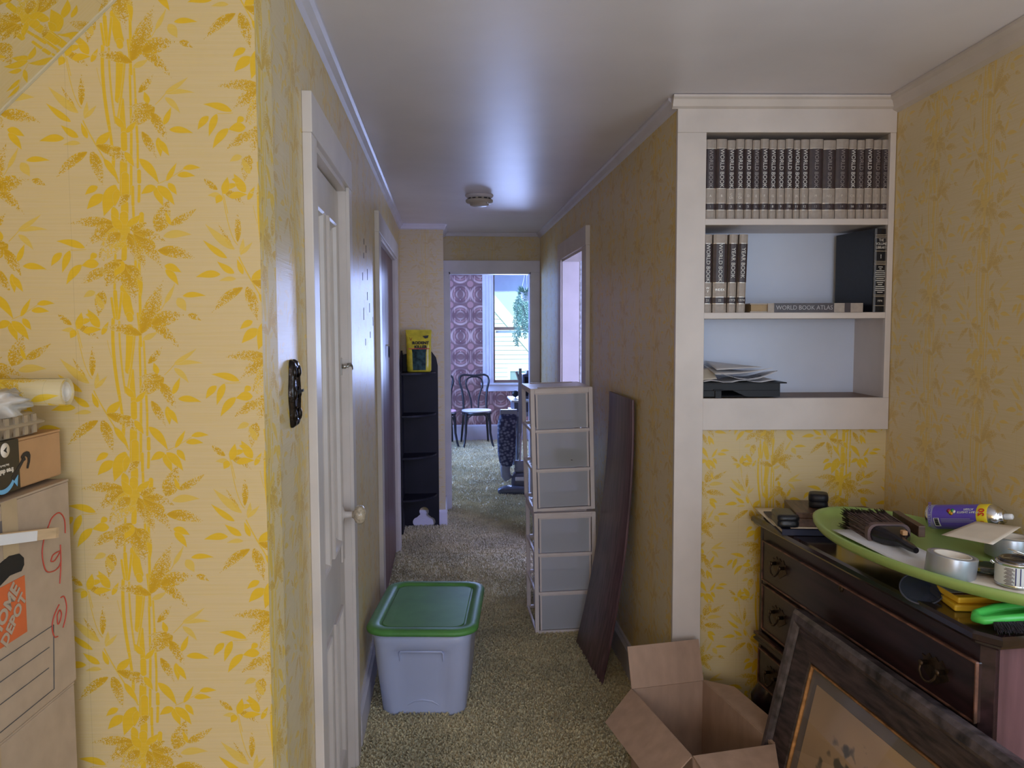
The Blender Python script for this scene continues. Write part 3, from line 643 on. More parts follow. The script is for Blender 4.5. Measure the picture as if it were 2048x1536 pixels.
g.build('contents_print', M_WHITEINK, vl, kind='stuff')
text('lettering', '1974', .0095, M_WHITEINK, vl, tr(0, -.0014, .038) @ FACE)

# letter tray with papers on the bottom shelf
lt = thing('letter_tray', 'black plastic letter tray on the bookcase bottom shelf', 'tray', NR(.842, 2.742, 1.2548), (0, 0, -A))
b = MB()
W_, D_, hh = .27, .215, .052
b.box(-W_/2, W_/2, .004, D_, .004, .007)
def wallp(x0, x1, y0, y1): b.box(x0, x1, y0, y1, .004, hh)
b.box(-W_/2, W_/2, 0, .003, .026, hh); b.box(-W_/2, -.075, 0, .003, .004, .026); b.prism([(.02, .004), (.135, .004), (.135, .026), (-.03, .026)], -.003, 0, M=axes((0, 0, 0), (1, 0, 0), (0, 0, 1), (0, -1, 0)))
b.box(-W_/2, -W_/2 + .003, 0, D_, .004, hh); b.box(W_/2 - .003, W_/2, 0, D_, .004, hh); b.box(-W_/2, W_/2, D_ - .003, D_, .004, hh)
b.build('tray_body', M_BLACK, lt, bevel=.001)
MB().box(-W_/2 - .004, W_/2 + .022, -.005, .006, hh - .002, hh + .002).box(W_/2, W_/2 + .022, -.005, D_, hh - .002, hh + .002).box(-W_/2 - .004, W_/2, D_ - .005, D_ + .004, hh - .002, hh + .002).build('rim', M_BLACK, lt, bevel=.001)
MB().box(-.092, -.070, -.006, .004, .0, .026).box(-.098, -.064, -.008, .002, .026, .030).build('foot', M_BLACK, lt, bevel=.001)
def sheet(name, pts, m, label, th=.0012, cat='paper', group=None, nx=10, ny=6, curl=None):
    """a sheet from four corners (world), bilinear with optional curl fn(u,v)->dz"""
    p = [Vector(q) for q in pts]; o = sum(p, Vector()) / 4; b = MB(); vs_ = []
    for j in range(ny + 1):
        for i in range(nx + 1):
            s, t = i / nx, j / ny; q = p[0] * (1-s)*(1-t) + p[1] * s*(1-t) + p[2] * s*t + p[3] * (1-s)*t
            q = q - o; q.z += curl(s, t) if curl else 0; vs_.append(tuple(q))
    b.add(vs_, [(j*(nx+1)+i, j*(nx+1)+i+1, (j+1)*(nx+1)+i+1, (j+1)*(nx+1)+i) for j in range(ny) for i in range(nx)], 0, True)
    ob = b.build(name, m, loc=tuple(o), solid=th); return tag(ob, label, cat, group)
def printed(name, lines_scale):
    m, N, L, bs = nodes(name)
    tc = N.new('ShaderNodeTexCoord'); mp = N.new('ShaderNodeMapping'); L.new(tc.outputs['Object'], mp.inputs[0]); mp.inputs['Scale'].default_value = lines_scale
    n = N.new('ShaderNodeTexNoise'); n.inputs['Scale'].default_value = 1; n.inputs['Detail'].default_value = 2; L.new(mp.outputs[0], n.inputs[0])
    r = N.new('ShaderNodeValToRGB'); L.new(n.outputs[0], r.inputs[0]); r.color_ramp.elements[0].position = .36; r.color_ramp.elements[0].color = (.06, .07, .12, 1)
    r.color_ramp.elements[1].position = .44; r.color_ramp.elements[1].color = (.70, .70, .76, 1); L.new(r.outputs[0], bs.inputs['Base Color']); bs.inputs['Roughness'].default_value = .6
    return m
M_PRINTED = printed('printed_paper', (70, 12, 40))
zt = 1.2548 + .054
sheet('paper_sheet', [NR(.775, 2.735, zt + .03), NR(.965, 2.735, zt + .05), NR(.975, 2.93, zt + .034), NR(.76, 2.93, zt + .045)], M_PRINTED, 'bluish printed letter lying under the white papers in the tray', curl=lambda s, t: -.03 * math.sin(s * math.pi * .9))
sheet('paper_sheet', [NR(.752, 2.742, zt + .028), NR(.945, 2.733, zt + .05), NR(.955, 2.93, zt + .03), NR(.76, 2.94, zt + .052)], M_PAPER, 'white folded letter curling up on top of the tray papers', curl=lambda s, t: -.006 * math.sin(s * math.pi))
sheet('paper_sheet', [NR(.765, 2.775, zt + .042), NR(.93, 2.80, zt + .050), NR(.89, 2.95, zt + .052), NR(.77, 2.95, zt + .066)], M_PAPER, 'white paper with a dark edge, topmost at the back of tray')
sheet('paper_sheet', [NR(.714, 2.75, zt + .002), NR(.96, 2.748, zt + .004), NR(.96, 2.94, zt + .006), NR(.714, 2.94, zt + .006)], M_PAPER, 'white paper lowest in the tray, its edge at the rim', curl=lambda s, t: .004 * math.sin(s * 14))
sheet('envelope', [NR(.722, 2.80, zt + .004), NR(.77, 2.79, zt + .01), NR(.77, 2.86, zt + .045), NR(.722, 2.86, zt + .04)], M_CREAMPAPER, 'cream envelope standing at the left end of the letter tray', cat='envelope')

# ================================================================== CORRIDOR THINGS
# ---- storage tote
M_TOTE = mat('milky_grey_plastic', (.52, .57, .82), .32, var=.05, vscale=3)
M_TOTEL = mat('green_plastic', (.11, .33, .085), .45, var=.12, vscale=7, bump=.05, bscale=200)
to = thing('storage_tote', 'milky grey storage tote with a green lid on the carpet', 'storage bin', (-.071, 3.262, 0), (0, 0, R(-6)))
def ring_(w, h, r, z, dent=0, n=10):
    """rounded rectangle with a recessed middle on the short (front and back) ends"""
    pts = []
    base = rrect(w, h, r, 6); m = len(base)
    for i in range(m):
        a, b_ = base[i], base[(i + 1) % m]; L_ = math.hypot(b_[0] - a[0], b_[1] - a[1])
        k = 12 if L_ > .1 else 1
        for j in range(k):
            x = a[0] + (b_[0] - a[0]) * j / k; y = a[1] + (b_[1] - a[1]) * j / k
            if dent:
                g = max(0, min(1, (.105 - abs(x)) / .012)); y -= math.copysign(dent * g, y) if abs(abs(y) - h / 2) < .004 else 0
            pts.append((x, y, z))
    return pts
wz = lambda z: (.325 + (.385 - .325) * z / .345, .475 + (.575 - .475) * z / .345)
prof = [(0.012, .05, 0), (.004, .055, .0), (0, .06, 0)]
rings = [ring_(.30, .45, .05, .004)]
for z, d in ((.0, .006), (.012, .010), (.10, .012), (.24, .012), (.268, .011), (.274, 0), (.30, 0), (.345, 0)):
    w_, h_ = wz(z); rings.append(ring_(w_, h_, .055, z, d))
inner = [[(x * .975, y * .98, z) for x, y, z in r] for r in reversed(rings[2:])]
MB().loft(rings + inner, cap0=True, cap1=True).build('bin', M_TOTE, to)
MB().tube([(-.085, -.2745, .0) , (-.085, -.2745, .0)], .001, 4) if False else None
y_ = -.267
MB().tube([(-.083, y_ + .012, .225), (-.083, y_ - .001, .262), (-.078, y_ - .003, .268), (.078, y_ - .003, .268), (.083, y_ - .001, .262), (.083, y_ + .012, .225)], .005, 6, flat=.7).build('handle_ridge', M_TOTE, to)
MB().tube([(-.06, -.2275, .040), (-.035, -.2315, .056), (0, -.2335, .062), (.035, -.2315, .056), (.06, -.2275, .040)], .007, 6, flat=.6).build('base_ridge', M_TOTE, to)
L_ = [ring_(.420, .600, .085, .338), ring_(.432, .612, .09, .340), ring_(.434, .614, .09, .350), ring_(.424, .604, .085, .358), ring_(.390, .565, .07, .3605), ring_(.345, .515, .055, .3595), ring_(.335, .505, .05, .353)]
MB().loft(L_, cap0=False).build('lid', M_TOTEL, to)
MB().loft([ring_(.322, .492, .048, .3525), ring_(.322, .492, .048, .3545), ring_(.312, .482, .044, .3553)]).build('lid_panel', M_TOTEL, to)

# ---- two stacked drawer units
def frosted():
    m, N, L, b = nodes('frosted_plastic')
    b.inputs['Base Color'].default_value = (.90, .93, 1.0, 1); b.inputs['Roughness'].default_value = .3
    tl_ = N.new('ShaderNodeBsdfTranslucent'); tl_.inputs[0].default_value = (.85, .88, .97, 1)
    tp = N.new('ShaderNodeBsdfTransparent'); tp.inputs[0].default_value = (.92, .93, .97, 1)
    a = N.new('ShaderNodeMixShader'); a.inputs[0].default_value = .30; L.new(b.outputs[0], a.inputs[1]); L.new(tl_.outputs[0], a.inputs[2])
    c = N.new('ShaderNodeMixShader'); c.inputs[0].default_value = .30; L.new(a.outputs[0], c.inputs[1]); L.new(tp.outputs[0], c.inputs[2]); L.new(c.outputs[0], N['Material Output'].inputs[0])
    return m
M_FRAME = mat('white_plastic', (.86, .78, .80), .35, var=.03)
M_FROST = frosted()
def tower(label, loc, rot):
    t = thing('plastic_drawer_unit', label, 'drawer unit', loc, rot, 'stacked plastic drawer units')
    W, D, Hh, p = .304, .38, .595, .020
    f = MB()
    for x in (0, W - p):
        for y in (0, D - p): f.box(x, x + p, y, y + p, 0, Hh)
    zs = [0, .193, .385, Hh - .022]
    for z in zs:
        for x in (.0, W - p): f.box(x, x + p * .6 if x == 0 else x + p, p, D - p, z, z + (.022 if z == zs[-1] else .016))
        f.box(p, W - p, 0, .016, z, z + (.022 if z == zs[-1] else .014)); f.box(p, W - p, D - p, D, z, z + .016)
    f.build('frame', M_FRAME, t, bevel=.002)
    q = MB().box(.001, W - .001, .001, D - .001, Hh - .001, Hh + .004)
    q.box(.04, W - .04, .03, .045, Hh + .004, Hh + .008).box(.04, W - .04, D - .045, D - .03, Hh + .004, Hh + .008)
    q.build('top', M_FRAME, t, bevel=.002)
    for k in range(3):
        z0, z1 = zs[k] + .017, zs[k + 1] - .003
        d = MB(); x0, x1 = p + .004, W - p - .004; th = .003
        d.add([(x0 + .01, .010, z0), (x1 - .006, .010, z0), (x1, .002, z1), (x0, .002, z1)], [(0, 1, 2, 3)])
        d.box(x0 + .01, x0 + .013, .013, D - .03, z0, z1 - .01).box(x1 - .009, x1 - .006, .013, D - .03, z0, z1 - .01).box(x0 + .01, x1 - .006, D - .033, D - .03, z0, z1 - .01)
        d.box(x0 + .01, x1 - .006, .013, D - .03, z0, z0 + .003)
        dr = d.build('drawer', M_FROST, t)
        MB().box(x0, x1, .001, .006, z1 - .001, z1 + .003).build('drawer_lip', M_FRAME, dr)
        for xa in (x0 + .002, x1 - .010): MB().box(xa, xa + .008, .001, .010, z0, z1).build('drawer_edge', M_FRAME, dr)
    return t
tower('white drawer unit standing on the carpet, lower of the stacked pair', (.432, 3.80, 0.002), (0, R(-.6), R(.5)))
tower('white drawer unit on top of the stack, dark cloth in middle drawer', (.424, 3.806, .608), (0, R(-1.4), R(1)))
def lump(name, c, r, m, label, cat, sx=1, sy=1, sz=.6, amp=.25, seed=1, parent=None, n=28, fr=3.0):
    from mathutils import noise
    b = MB(); vs_ = []; k = n // 2
    for i in range(k + 1):
        for j in range(n):
            th, ph = math.pi * i / k, 2 * math.pi * j / n
            d = Vector((math.sin(th) * math.cos(ph), math.sin(th) * math.sin(ph), math.cos(th)))
            rr = r * (1 + amp * noise.noise(d * fr + Vector((seed, 0, 0))) + amp * .6 * noise.noise(d * fr * 2.7 + Vector((0, seed, 0))))
            vs_.append((d.x * rr * sx, d.y * rr * sy, d.z * rr * sz))
    b.add(vs_, [(i*n+j, (i+1)*n+j, (i+1)*n+(j+1)%n, i*n+(j+1)%n) for i in range(k) for j in range(n)], 0, True)
    o = b.build(name, m, parent, loc=c)
    return tag(o, label, cat) if label else o
lump('cloth_bundle', (.612, 3.885, .866), .066, mat('dark_cloth', (.015, .014, .022), .9, var=.3, vscale=30), 'dark crumpled cloth inside the middle drawer of the upper unit', 'cloth', 1.25, .9, .55, .3, 4)

# ---- bowed plank leaning on the right wall
M_PLANK = mat('purple_brown_veneer', (.135, .070, .085), .36, var=.35, vscale=9, stretch=(6, 6, .35))
b = MB(); rings = []
for i in range(17):
    t = i / 16; x = .155 * (1 - (1 - t) ** 1.9); z = 1.198 * t
    tx, tz = .155 * 1.9 * (1 - t) ** .9, 1.198; L_ = math.hypot(tx, tz); nx, nz = tz / L_ * .009, -tx / L_ * .009
    yb = -.228 - .004 * math.sin(3 * t); yt = .230
    rings.append([(x, yb, z), (x, yt, z), (x + nx, yt, z + nz), (x + nx, yb, z + nz)])
for j, dx in ((0, 0), (1, 0)): pass
for r_ in rings:
    t = r_[0][2] / 1.2
    k = (1 - t) * .030
    for j in (0, 3): r_[j] = (r_[j][0] + k * 1.0, r_[j][1], r_[j][2])
tag(b.loft([[(p[0], p[1], p[2] + .004) for p in r_] for r_ in rings], smooth=True).build('veneered_board', M_PLANK, loc=(.612, 3.447, 0), bevel=.001), 'purple-brown wood-grain board bowed and leaning against the papered wall', 'board')

# ---- open cardboard box
cb = thing('cardboard_box', 'open brown cardboard box with flaps folded out, on the carpet', 'box', (.61, 2.541, 0), (0, 0, R(9.3)))
Wb, Db, Hb, tb = .262, .435, .30, .004
MB().box(0, Wb, -Db, 0, 0, tb).box(0, Wb, -tb, 0, 0, Hb).box(0, Wb, -Db, -Db + tb, 0, Hb).box(0, tb, -Db, 0, 0, Hb).box(Wb - tb, Wb, -Db, 0, 0, Hb).build('box_body', M_KRAFT, cb)
def flap(p0, p1, dirv, ln, inset0, inset1, name='flap'):
    p0, p1, d = Vector(p0), Vector(p1), Vector(dirv).normalized(); e = (p1 - p0).normalized()
    q = [p0, p1, p1 + d * ln - e * inset1, p0 + d * ln + e * inset0]; n = (p1 - p0).cross(d).normalized() * tb * .5
    MB().loft([[tuple(x + n) for x in q], [tuple(x - n) for x in q]], smooth=False).build(name, M_KRAFT, cb)
flap((0, 0, Hb), (Wb, 0, Hb), (0, .30, 1), .135, .0, .0)
flap((0, -Db, Hb), (0, 0, Hb), (-1, 0, -.62), .135, -.03, .06)
flap((Wb, 0, Hb), (Wb, -Db, Hb), (1, 0, .05), .072, .08, .15)
flap((Wb, -Db, Hb), (0.004, -Db, Hb), (0, -1, -.22), .135, .065, .0)

# ---- corner shelf with a bag
cs = thing('corner_shelf', 'black painted corner shelf with quarter-round shelves at the hall end', 'shelf', (XL + .004, 6.016, 0))
MK = M_BLACKWOOD
sidep = [(0, 0), (.0, 1.30), (-.06, 1.335), (-.16, 1.27), (-.265, 1.19), (-.265, 0)]
MB().prism(sidep, 0, .014, M=axes((0, 0, 0), (0, 1, 0), (0, 0, 1), (1, 0, 0))).build('side_panel', MK, cs, bevel=.002)
wb = .272; tre = [(wb - .03, 0)] + []
out = [(0, 0), (.075, 0)] + list(reversed(arc(.118, .022, .045, 100, 205, 8))) + []
hole = arc(.205, .035, .038, -60, 80, 7) + arc(.158, .115, .036, -35, 215, 12) + arc(.110, .035, .038, 100, 240, 7)
hole[0] = (hole[0][0], 0); hole[-1] = (hole[-1][0], 0)
backp = [(0, 0), (hole[-1][0], 0)] + list(reversed(hole))[1:-1] + [(hole[0][0], 0), (wb, 0), (wb, 1.22), (wb - .012, 1.28), (wb - .045, 1.325), (wb - .10, 1.335), (0, 1.30)]
from mathutils.geometry import tessellate_polygon
tri = tessellate_polygon([[Vector((x, z, 0)) for x, z in backp]]); n = len(backp); b = MB()
b.add([(x, -.012, z) for x, z in backp] + [(x, 0, z) for x, z in backp], [tuple(t) for t in tri] + [tuple(i + n for i in reversed(t)) for t in tri] + [(i, i + n, (i + 1) % n + n, (i + 1) % n) for i in range(n)])
b.build('back_panel', MK, cs)
for z in (.255, .565, .87, 1.178):
    q = [(.012, -.012)] + [(.012 + .245 * math.cos(R(a)), -.012 - .245 * math.sin(R(a))) for a in range(0, 91, 9)]
    MB().prism(list(reversed(q)), z - .014, z).build('quarter_shelf', MK, cs, bevel=.002)
bg = thing('poison_bag', 'yellow and green rodent bait bag standing on the black corner shelf', 'bag', (-.185, 5.915, 1.1785), (R(-4), 0, R(4)))
M_BAGY = mat('yellow_film', (.62, .50, .035), .28, var=.15, vscale=25, bump=.5, bscale=40); M_BAGG = mat('green_photo_film', (.025, .06, .055), .6, var=.6, vscale=30, bump=.3, bscale=40, spec=.2)
def bagring(z, w, d): return [(x, y, z) for x, y in rrect(w, d, min(w, d) * .45, 4)]
MB().loft([bagring(.0, .165, .075), bagring(.01, .178, .088), bagring(.06, .182, .09), bagring(.14, .18, .084), bagring(.20, .182, .066), bagring(.26, .186, .034), bagring(.285, .188, .008), bagring(.31, .19, .004)]).build('bag_body', M_BAGY, bg)
MB().loft([[(x, y * 1.02 - .0012 if y < 0 else y * .9, z) for x, y, z in bagring(zz, w * .86, d)] for zz, w, d in ((.012, .178, .088), (.06, .182, .09), (.14, .18, .084), (.165, .18, .077))]).build('photo_panel', M_BAGG, bg)
MB().box(-.078, .078, -.042, -.036, .166, .171).build('red_stripe', mat('red_ink', (.5, .02, .03), .5, var=0), bg)
Mb = tr(0, -.0405, .196) @ rx(R(-11)) @ FACE
text('lettering', 'RODENT\nKILLER', .030, M_INK, bg, tr(.012, -.0385, .196) @ rx(R(-11)) @ FACE, bold=.0012)
text('lettering', 'V', .036, mat('dark_red_ink', (.35, .03, .02), .5, var=0), bg, tr(-.058, -.030, .238) @ rx(R(-14)) @ FACE)
MB().prism([(.028, .262), (.072, .268), (.066, .248), (.046, .244)], .0, .002, M=axes((0, -.021, 0), (1, 0, 0), (0, 0, 1), (0, -1, 0))).build('emblem', M_INK, bg)

# ---- smoke detector, switch plate
sd = thing('smoke_detector', 'round cream smoke detector on the corridor ceiling', 'smoke detector', (.212, 4.72, H), (R(180), 0, 0))
M_SD = mat('aged_plastic', (.50, .44, .38), .4, var=.05)
MB().lathe([(.0001, 0), (.082, 0), (.082, .006), (.070, .018), (.066, .019)], 32).build('base_ring', M_TRIMW, sd)
MB().lathe([(.066, .018), (.066, .026), (.0001, .026)], 32).build('collar', M_SD, sd)
MB().lathe([(.066, .026), (.079, .028), (.079, .040), (.071, .046), (.056, .047), (.054, .058), (.040, .064), (.0001, .066)], 32).build('cover', M_SD, sd)
b = MB()
for k in range(12): b.box(-.010, .010, .065, .067, .019, .025, M=rz(k * math.pi / 6))
b.build('vent_slot', M_INK, sd); MB().lathe([(.0001, .044), (.008, .046), (.006, .052), (.0001, .053)], 12, M=tr(.045, .045, 0)).build('indicator', M_CHROME, sd)
sp = thing('switch_plate', 'ornate black metal light switch plate on the papered wall', 'switch', (XL + .0005, 1.738, 1.362))
M_PEW = mat('black_pewter', (.035, .028, .026), .22, metal=.75, var=.4, vscale=40, bump=.6, bscale=60)
scal = []
for i in range(72):
    a = 2 * math.pi * i / 72; r = 1 + .07 * math.cos(6 * a); c, s = math.cos(a), math.sin(a)
    k = (abs(c) ** 3.2 + abs(s) ** 3.2) ** (-1 / 3.2); scal.append((.040 * c * k * r, .070 * s * k * r))
MT = axes((0, 0, 0), (0, 1, 0), (0, 0, 1), (1, 0, 0))
MB().loft([[(x * f, y * f, z) for x, y in scal] for f, z in ((1, 0), (1.0, .004), (.94, .010), (.84, .0125), (.76, .009), (.70, .008))], M=MT).build('plate', M_PEW, sp)
for zz in (.045, -.045, .0):
    for yy in (-.026, .026): MB().sphere((.0105, yy, zz * 1.02), .009, 10, sx=.6, sz=1.5).build('scroll', M_PEW, sp)
MB().box(.008, .010, -.006, .006, -.013, .013).build('slot', M_INK, sp); MB().prism([(0, -.004), (.014, .004), (.014, .009), (0, .006)], -.004, .004, M=axes((.010, 0, 0), (1, 0, 0), (0, 0, 1), (0, 1, 0))).build('toggle', M_BLACK, sp, bevel=.001)
for zz in (.031, -.031): MB().sphere((.0095, 0, zz), .003, 8).build('screw', M_BRASS, sp)

# ================================================================== DRESSER (own frame: x along the front from far to near end, y into the depth)
M_MAHOG = mat('dark_mahogany', (.030, .014, .016), .30, var=.4, vscale=7, stretch=(.6, 6, 6), spec=.5)
M_MAHOG_TOP = mat('polished_mahogany', (.022, .011, .011), .14, var=.3, vscale=6, stretch=(.6, 6, 6), coat=.6)
M_WORN = mat('worn_mahogany_edge', (.17, .075, .05), .4, var=.5, vscale=30)
M_SIDE = mat('mahogany_end_lit', (.16, .075, .085), .35, var=.2, vscale=6, stretch=(6, 6, .6))  # lighter, pinker mahogany: light on the near end painted in
DR = rz(R(-86.38)); DLOC = Vector((1.045, 2.618, 0))
def DW(x, y, z=0): return tuple(DLOC + DR @ Vector((x, y, z)))
dr = thing('dresser', 'dark mahogany kneehole dresser with brass pulls along right wall', 'dresser', DLOC, (0, 0, R(-86.38)))
def DB(n, x0, x1, y0, y1, z0, z1, m=M_MAHOG, bv=.002, par=None): return MB().box(x0, x1, y0, y1, z0, z1).build(n, m, par or dr, bevel=bv)
X0, X1, YB = .022, 1.072, .372
# top with a stepped moulded edge and a canted near corner
def topring(i, z): return [(X0 - .032 + i, i, z), (X1 - .02, i, z), (X1 + .03 - i, .03 + i * .3, z), (X1 + .03 - i, YB + .016, z), (X0 - .032 + i, YB + .016, z)]
MB().loft([topring(i, z) for i, z in ((.020, .822), (.014, .826), (.008, .829), (.006, .834), (0, .838), (0, .850), (.006, .856))], smooth=False).build('top', [M_MAHOG_TOP], dr)
DB('carcass', X0, X1 - .02, .022, YB, .47, .822)
DB('end_panel', X1 - .02, X1, .04, YB, .30, .822, M_SIDE); DB('end_panel', X0 - .002, X0 + .016, .02, YB, .30, .822)
MB().prism([(X1 - .035, .02), (X1 - .02, .02), (X1, .04), (X1, .05), (X1 - .035, .05)], .30, .822).build('corner_post', M_MAHOG, dr)
def drawer(x0, x1, z0, z1, pulls, lock=False):
    d = DB('drawer', x0, x1, .012, .05, z0, z1, bv=.003)
    t = .004
    for a in ((x0, x1, z0 - .001, z0 + t), (x0, x1, z1 - t, z1 + .001), (x0 - .001, x0 + t, z0, z1), (x1 - t, x1 + .001, z0, z1)):
        MB().box(a[0], a[1], .008, .016, a[2], a[3]).build('cock_bead', M_WORN, d, bevel=.0015)
    for px, pz in pulls:
        h = MB()
        half = [(0, .030), (.012, .022), (.022, .030), (.034, .018), (.046, .020), (.040, .006), (.048, -.006), (.034, -.016), (.020, -.024), (.010, -.030), (0, -.036)]
        h.prism(half + [(-x, z) for x, z in reversed(half[1:-1])], 0, .002, M=axes((px, .012, pz), (1, 0, 0), (0, 0, 1), (0, -1, 0)))
        for s in (-1, 1): h.lathe([(.0001, 0), (.006, 0), (.005, .012), (.008, .014), (.007, .018), (.0001, .019)], 10, M=axes((px + s * .028, .010, pz + .006), (1, 0, 0), (0, 0, 1), (0, -1, 0)))
        h.tube([(px - .028, -.005, pz + .004), (px - .026, -.010, pz - .010), (px - .014, -.012, pz - .022), (px, -.012, pz - .026), (px + .014, -.012, pz - .022), (px + .026, -.010, pz - .010), (px + .028, -.005, pz + .004)], .0032, 8)
        h.build('bail_pull', M_BRASS, d)
    if lock: MB().lathe([(.0001, 0), (.010, 0), (.009, .003), (.004, .004), (.0001, .002)], 12, M=axes((lock[0], .0115, lock[1]), (1, 0, 0), (0, 0, 1), (0, -1, 0))).build('lock_plate', M_BRASS, d)
drawer(.055, 1.055, .652, .786, ((.178, .728), (.925, .715)), (.532, .775))
drawer(.060, .345, .486, .638, ((.178, .567),)); drawer(.765, 1.05, .486, .638, ())
DB('kneehole_panel', .36, .75, .10, .12, .40, .65)
for xa, xb in ((X0, .36), (.75, X1)):
    MB().loft([[(xa - i, .022 - i, z), (xb + i * .3, .022 - i, z), (xb + i * .3, YB, z), (xa - i, YB, z)] for i, z in ((0, .422), (.012, .428), (.016, .434), (.008, .442), (.014, .448), (.014, .456), (0, .462))], smooth=False).build('waist_moulding', M_MAHOG, dr)
    DB('worn_fillet', xa - .012, xb, .006, .02, .4555, .4585, M_WORN, .001)
    DB('lower_case', xa - .008, xb, .024, YB, .275, .424)
drawer(.040, .345, .290, .412, ((.150, .352),)); drawer(.765, 1.05, .290, .412, ())
for xk, sx in ((.05, 1), (.335, 1), (.775, 1), (1.045, 1)):
    for yk, sy in ((.05, -1), (YB - .04, 1)):
        L_ = [(.0, .0, .040, .020, .010), (.0, .0, .040, .030, .0), (-.004, .0, .020, .055, 0), (-.008, 0, .020, .10, 0), (-.004, .0, .026, .16, 0), (.006, .0, .042, .225, 0), (.004, 0, .045, .26, 0), (0, 0, .040, .285, 0)]
        prof = [(0.028, .008, .006), (.036, .010, .018), (.032, .006, .030), (.017, -.004, .055), (.018, -.010, .10), (.026, 0, .16), (.044, .018, .215), (.046, .018, .245), (.038, .0, .285)]
        MB().loft([[(xk + rr * math.cos(2*math.pi*i/14), yk + sy * off + rr * math.sin(2*math.pi*i/14), z) for i in range(14)] for rr, off, z in [(.02, .006, .001)] + prof]).build('cabriole_leg', M_MAHOG, dr)

# ---- framed picture leaning on the dresser
pf = thing('framed_picture', 'large dark framed landscape print leaning against the dresser', 'picture', DW(.392, -.172, .004), (R(-13), 0, R(-86.38)))
Wp, Hp, mw = 1.0, .68, .125
M_FRAMEW = mat('dark_oak_frame', (.055, .036, .034), .33, var=.5, vscale=14, stretch=(1, 6, 6), bump=.1, bscale=90)
M_RAIL = mat('worn_frame_rail', (.085, .065, .068), .35, var=.6, vscale=25, bump=.15, bscale=80)
M_GOLD = mat('gilt_liner', (.45, .22, .08), .38, metal=.5, var=.3, vscale=40)
prof_out = [(0, 0), (0, .030), (.010, .040), (.028, .042), (.038, .034), (.042, .028)]
prof_in = [(.042, .028), (.050, .030), (.112, .018), (.118, .012), (.118, 0)]
def mitre(prof, name, m, parent, W=Wp, Hh=Hp):
    for a, b_, ax, n in (((0, 0), (W, 0), (1, 0), (0, 1)), ((W, 0), (W, Hh), (0, 1), (-1, 0)), ((W, Hh), (0, Hh), (-1, 0), (0, -1)), ((0, Hh), (0, 0), (0, -1), (1, 0))):
        r0 = [(a[0] + n[0]*k + ax[0]*k, -d, a[1] + n[1]*k + ax[1]*k) for k, d in prof]; r1 = [(b_[0] + n[0]*k - ax[0]*k, -d, b_[1] + n[1]*k - ax[1]*k) for k, d in prof]
        MB().loft([r0, r1], smooth=False).build(name, m, parent)
mitre(prof_out + [(.042, 0)], 'outer_rail', M_RAIL, pf); mitre(prof_in + [(.042, 0)], 'frame_moulding', M_FRAMEW, pf)
mitre([(.116, .010), (.118, .016), (.122, .016), (.126, .010), (.126, .006), (.116, .006)], 'gilt_liner', M_GOLD, pf)
MB().box(.12, Wp - .12, -.008, -.005, .12, Hp - .12).build('mat_board', mat('grey_mat', (.20, .165, .15), .6, var=.05), pf)
b = MB().box(.158, Wp - .158, -.0095, -.008, .158, Hp - .158)
pm_ = image_mat('landscape_picture', IM_PRINT, Wp - .316, Hp - .316, rough=.5, off=(.158, .158))
b.build('print', pm_, pf)
MB().add([(.118, -.0112, .118), (Wp - .118, -.0112, .118), (Wp - .118, -.0112, Hp - .118), (.118, -.0112, Hp - .118)], [(0, 1, 2, 3)]).build('glass', clear('picture_glass', (.95, .95, .94)), pf)

# ================================================================== THINGS ON THE DRESSER
ZT = .8565
def aligned(name, label, cat, x, y, z, a=0, group=None): return thing(name, label, cat, (x, y, z), (0, 0, R(a)), group)
t = aligned('binder', 'flat dark blue binder under papers at the far end of dresser', 'binder', 1.155, 2.445, ZT, -9)
MB().box(-.105, .105, -.11, .13, 0, .003).box(-.105, .105, -.11, .13, .018, .021).box(-.105, .105, -.11, -.107, 0, .021).build('cover', mat('dark_blue_cloth', (.018, .022, .06), .5, var=.1), t, bevel=.001)
MB().box(-.098, .098, -.106, .122, .0035, .0175).build('page_block', M_CREAMPAPER, t)
sheet('paper_sheet', [(1.062, 2.352, .879), (1.25, 2.322, .879), (1.30, 2.56, .879), (1.11, 2.58, .879)], M_CREAMPAPER, 'cream paper lying on the dark blue binder under the wooden box')
sheet('paper_sheet', [(1.055, 2.46, .8585), (1.12, 2.44, .8585), (1.16, 2.62, .8585), (1.06, 2.64, .8585)], M_CREAMPAPER, 'cream paper sticking out behind the black jewellery case on dresser', curl=lambda s, t: .02 * t + .008 * (1 - t) * s)
t = aligned('wooden_box', 'small brown wooden box with a lid line, on the blue binder', 'box', 1.165, 2.445, .8805, -13)
M_BOXW = mat('brown_box_wood', (.105, .055, .035), .42, var=.3, vscale=12, stretch=(8, 1, 8))
MB().box(-.062, .062, -.095, .095, 0, .026).build('box_base', M_BOXW, t, bevel=.002); MB().box(-.062, .062, -.095, .095, .0265, .044).build('box_lid', M_BOXW, t, bevel=.002)
def softbox(name, w, d, h, m, par, r=.016, loc=None, rot=None, k=.88):
    rr_ = [[(x, y, z) for x, y in rrect(w * f, d * f, r * f, 5)] for f, z in ((.86, 0), (.96, h * .08), (1, h * .25), (1, h * .6), (.95, h * .85), (k, h * .96), (k * .75, h))]
    return MB().loft(rr_).build(name, m, par, loc=loc, rot=rot)
M_BLKLEATH = mat('black_leather', (.010, .012, .018), .33, var=.2, vscale=40, bump=.2, bscale=250)
t = aligned('jewellery_case', 'black leatherette case in front of the small wooden box', 'case', 1.066, 2.405, .8805, -12)
softbox('case_base', .066, .115, .022, M_BLKLEATH, t, k=.97); softbox('case_lid', .067, .116, .020, M_BLKLEATH, t, loc=(0, 0, .019))
t = aligned('ring_case', 'black rounded fabric case on top of the small wooden box', 'case', 1.190, 2.44, .9255, -25)
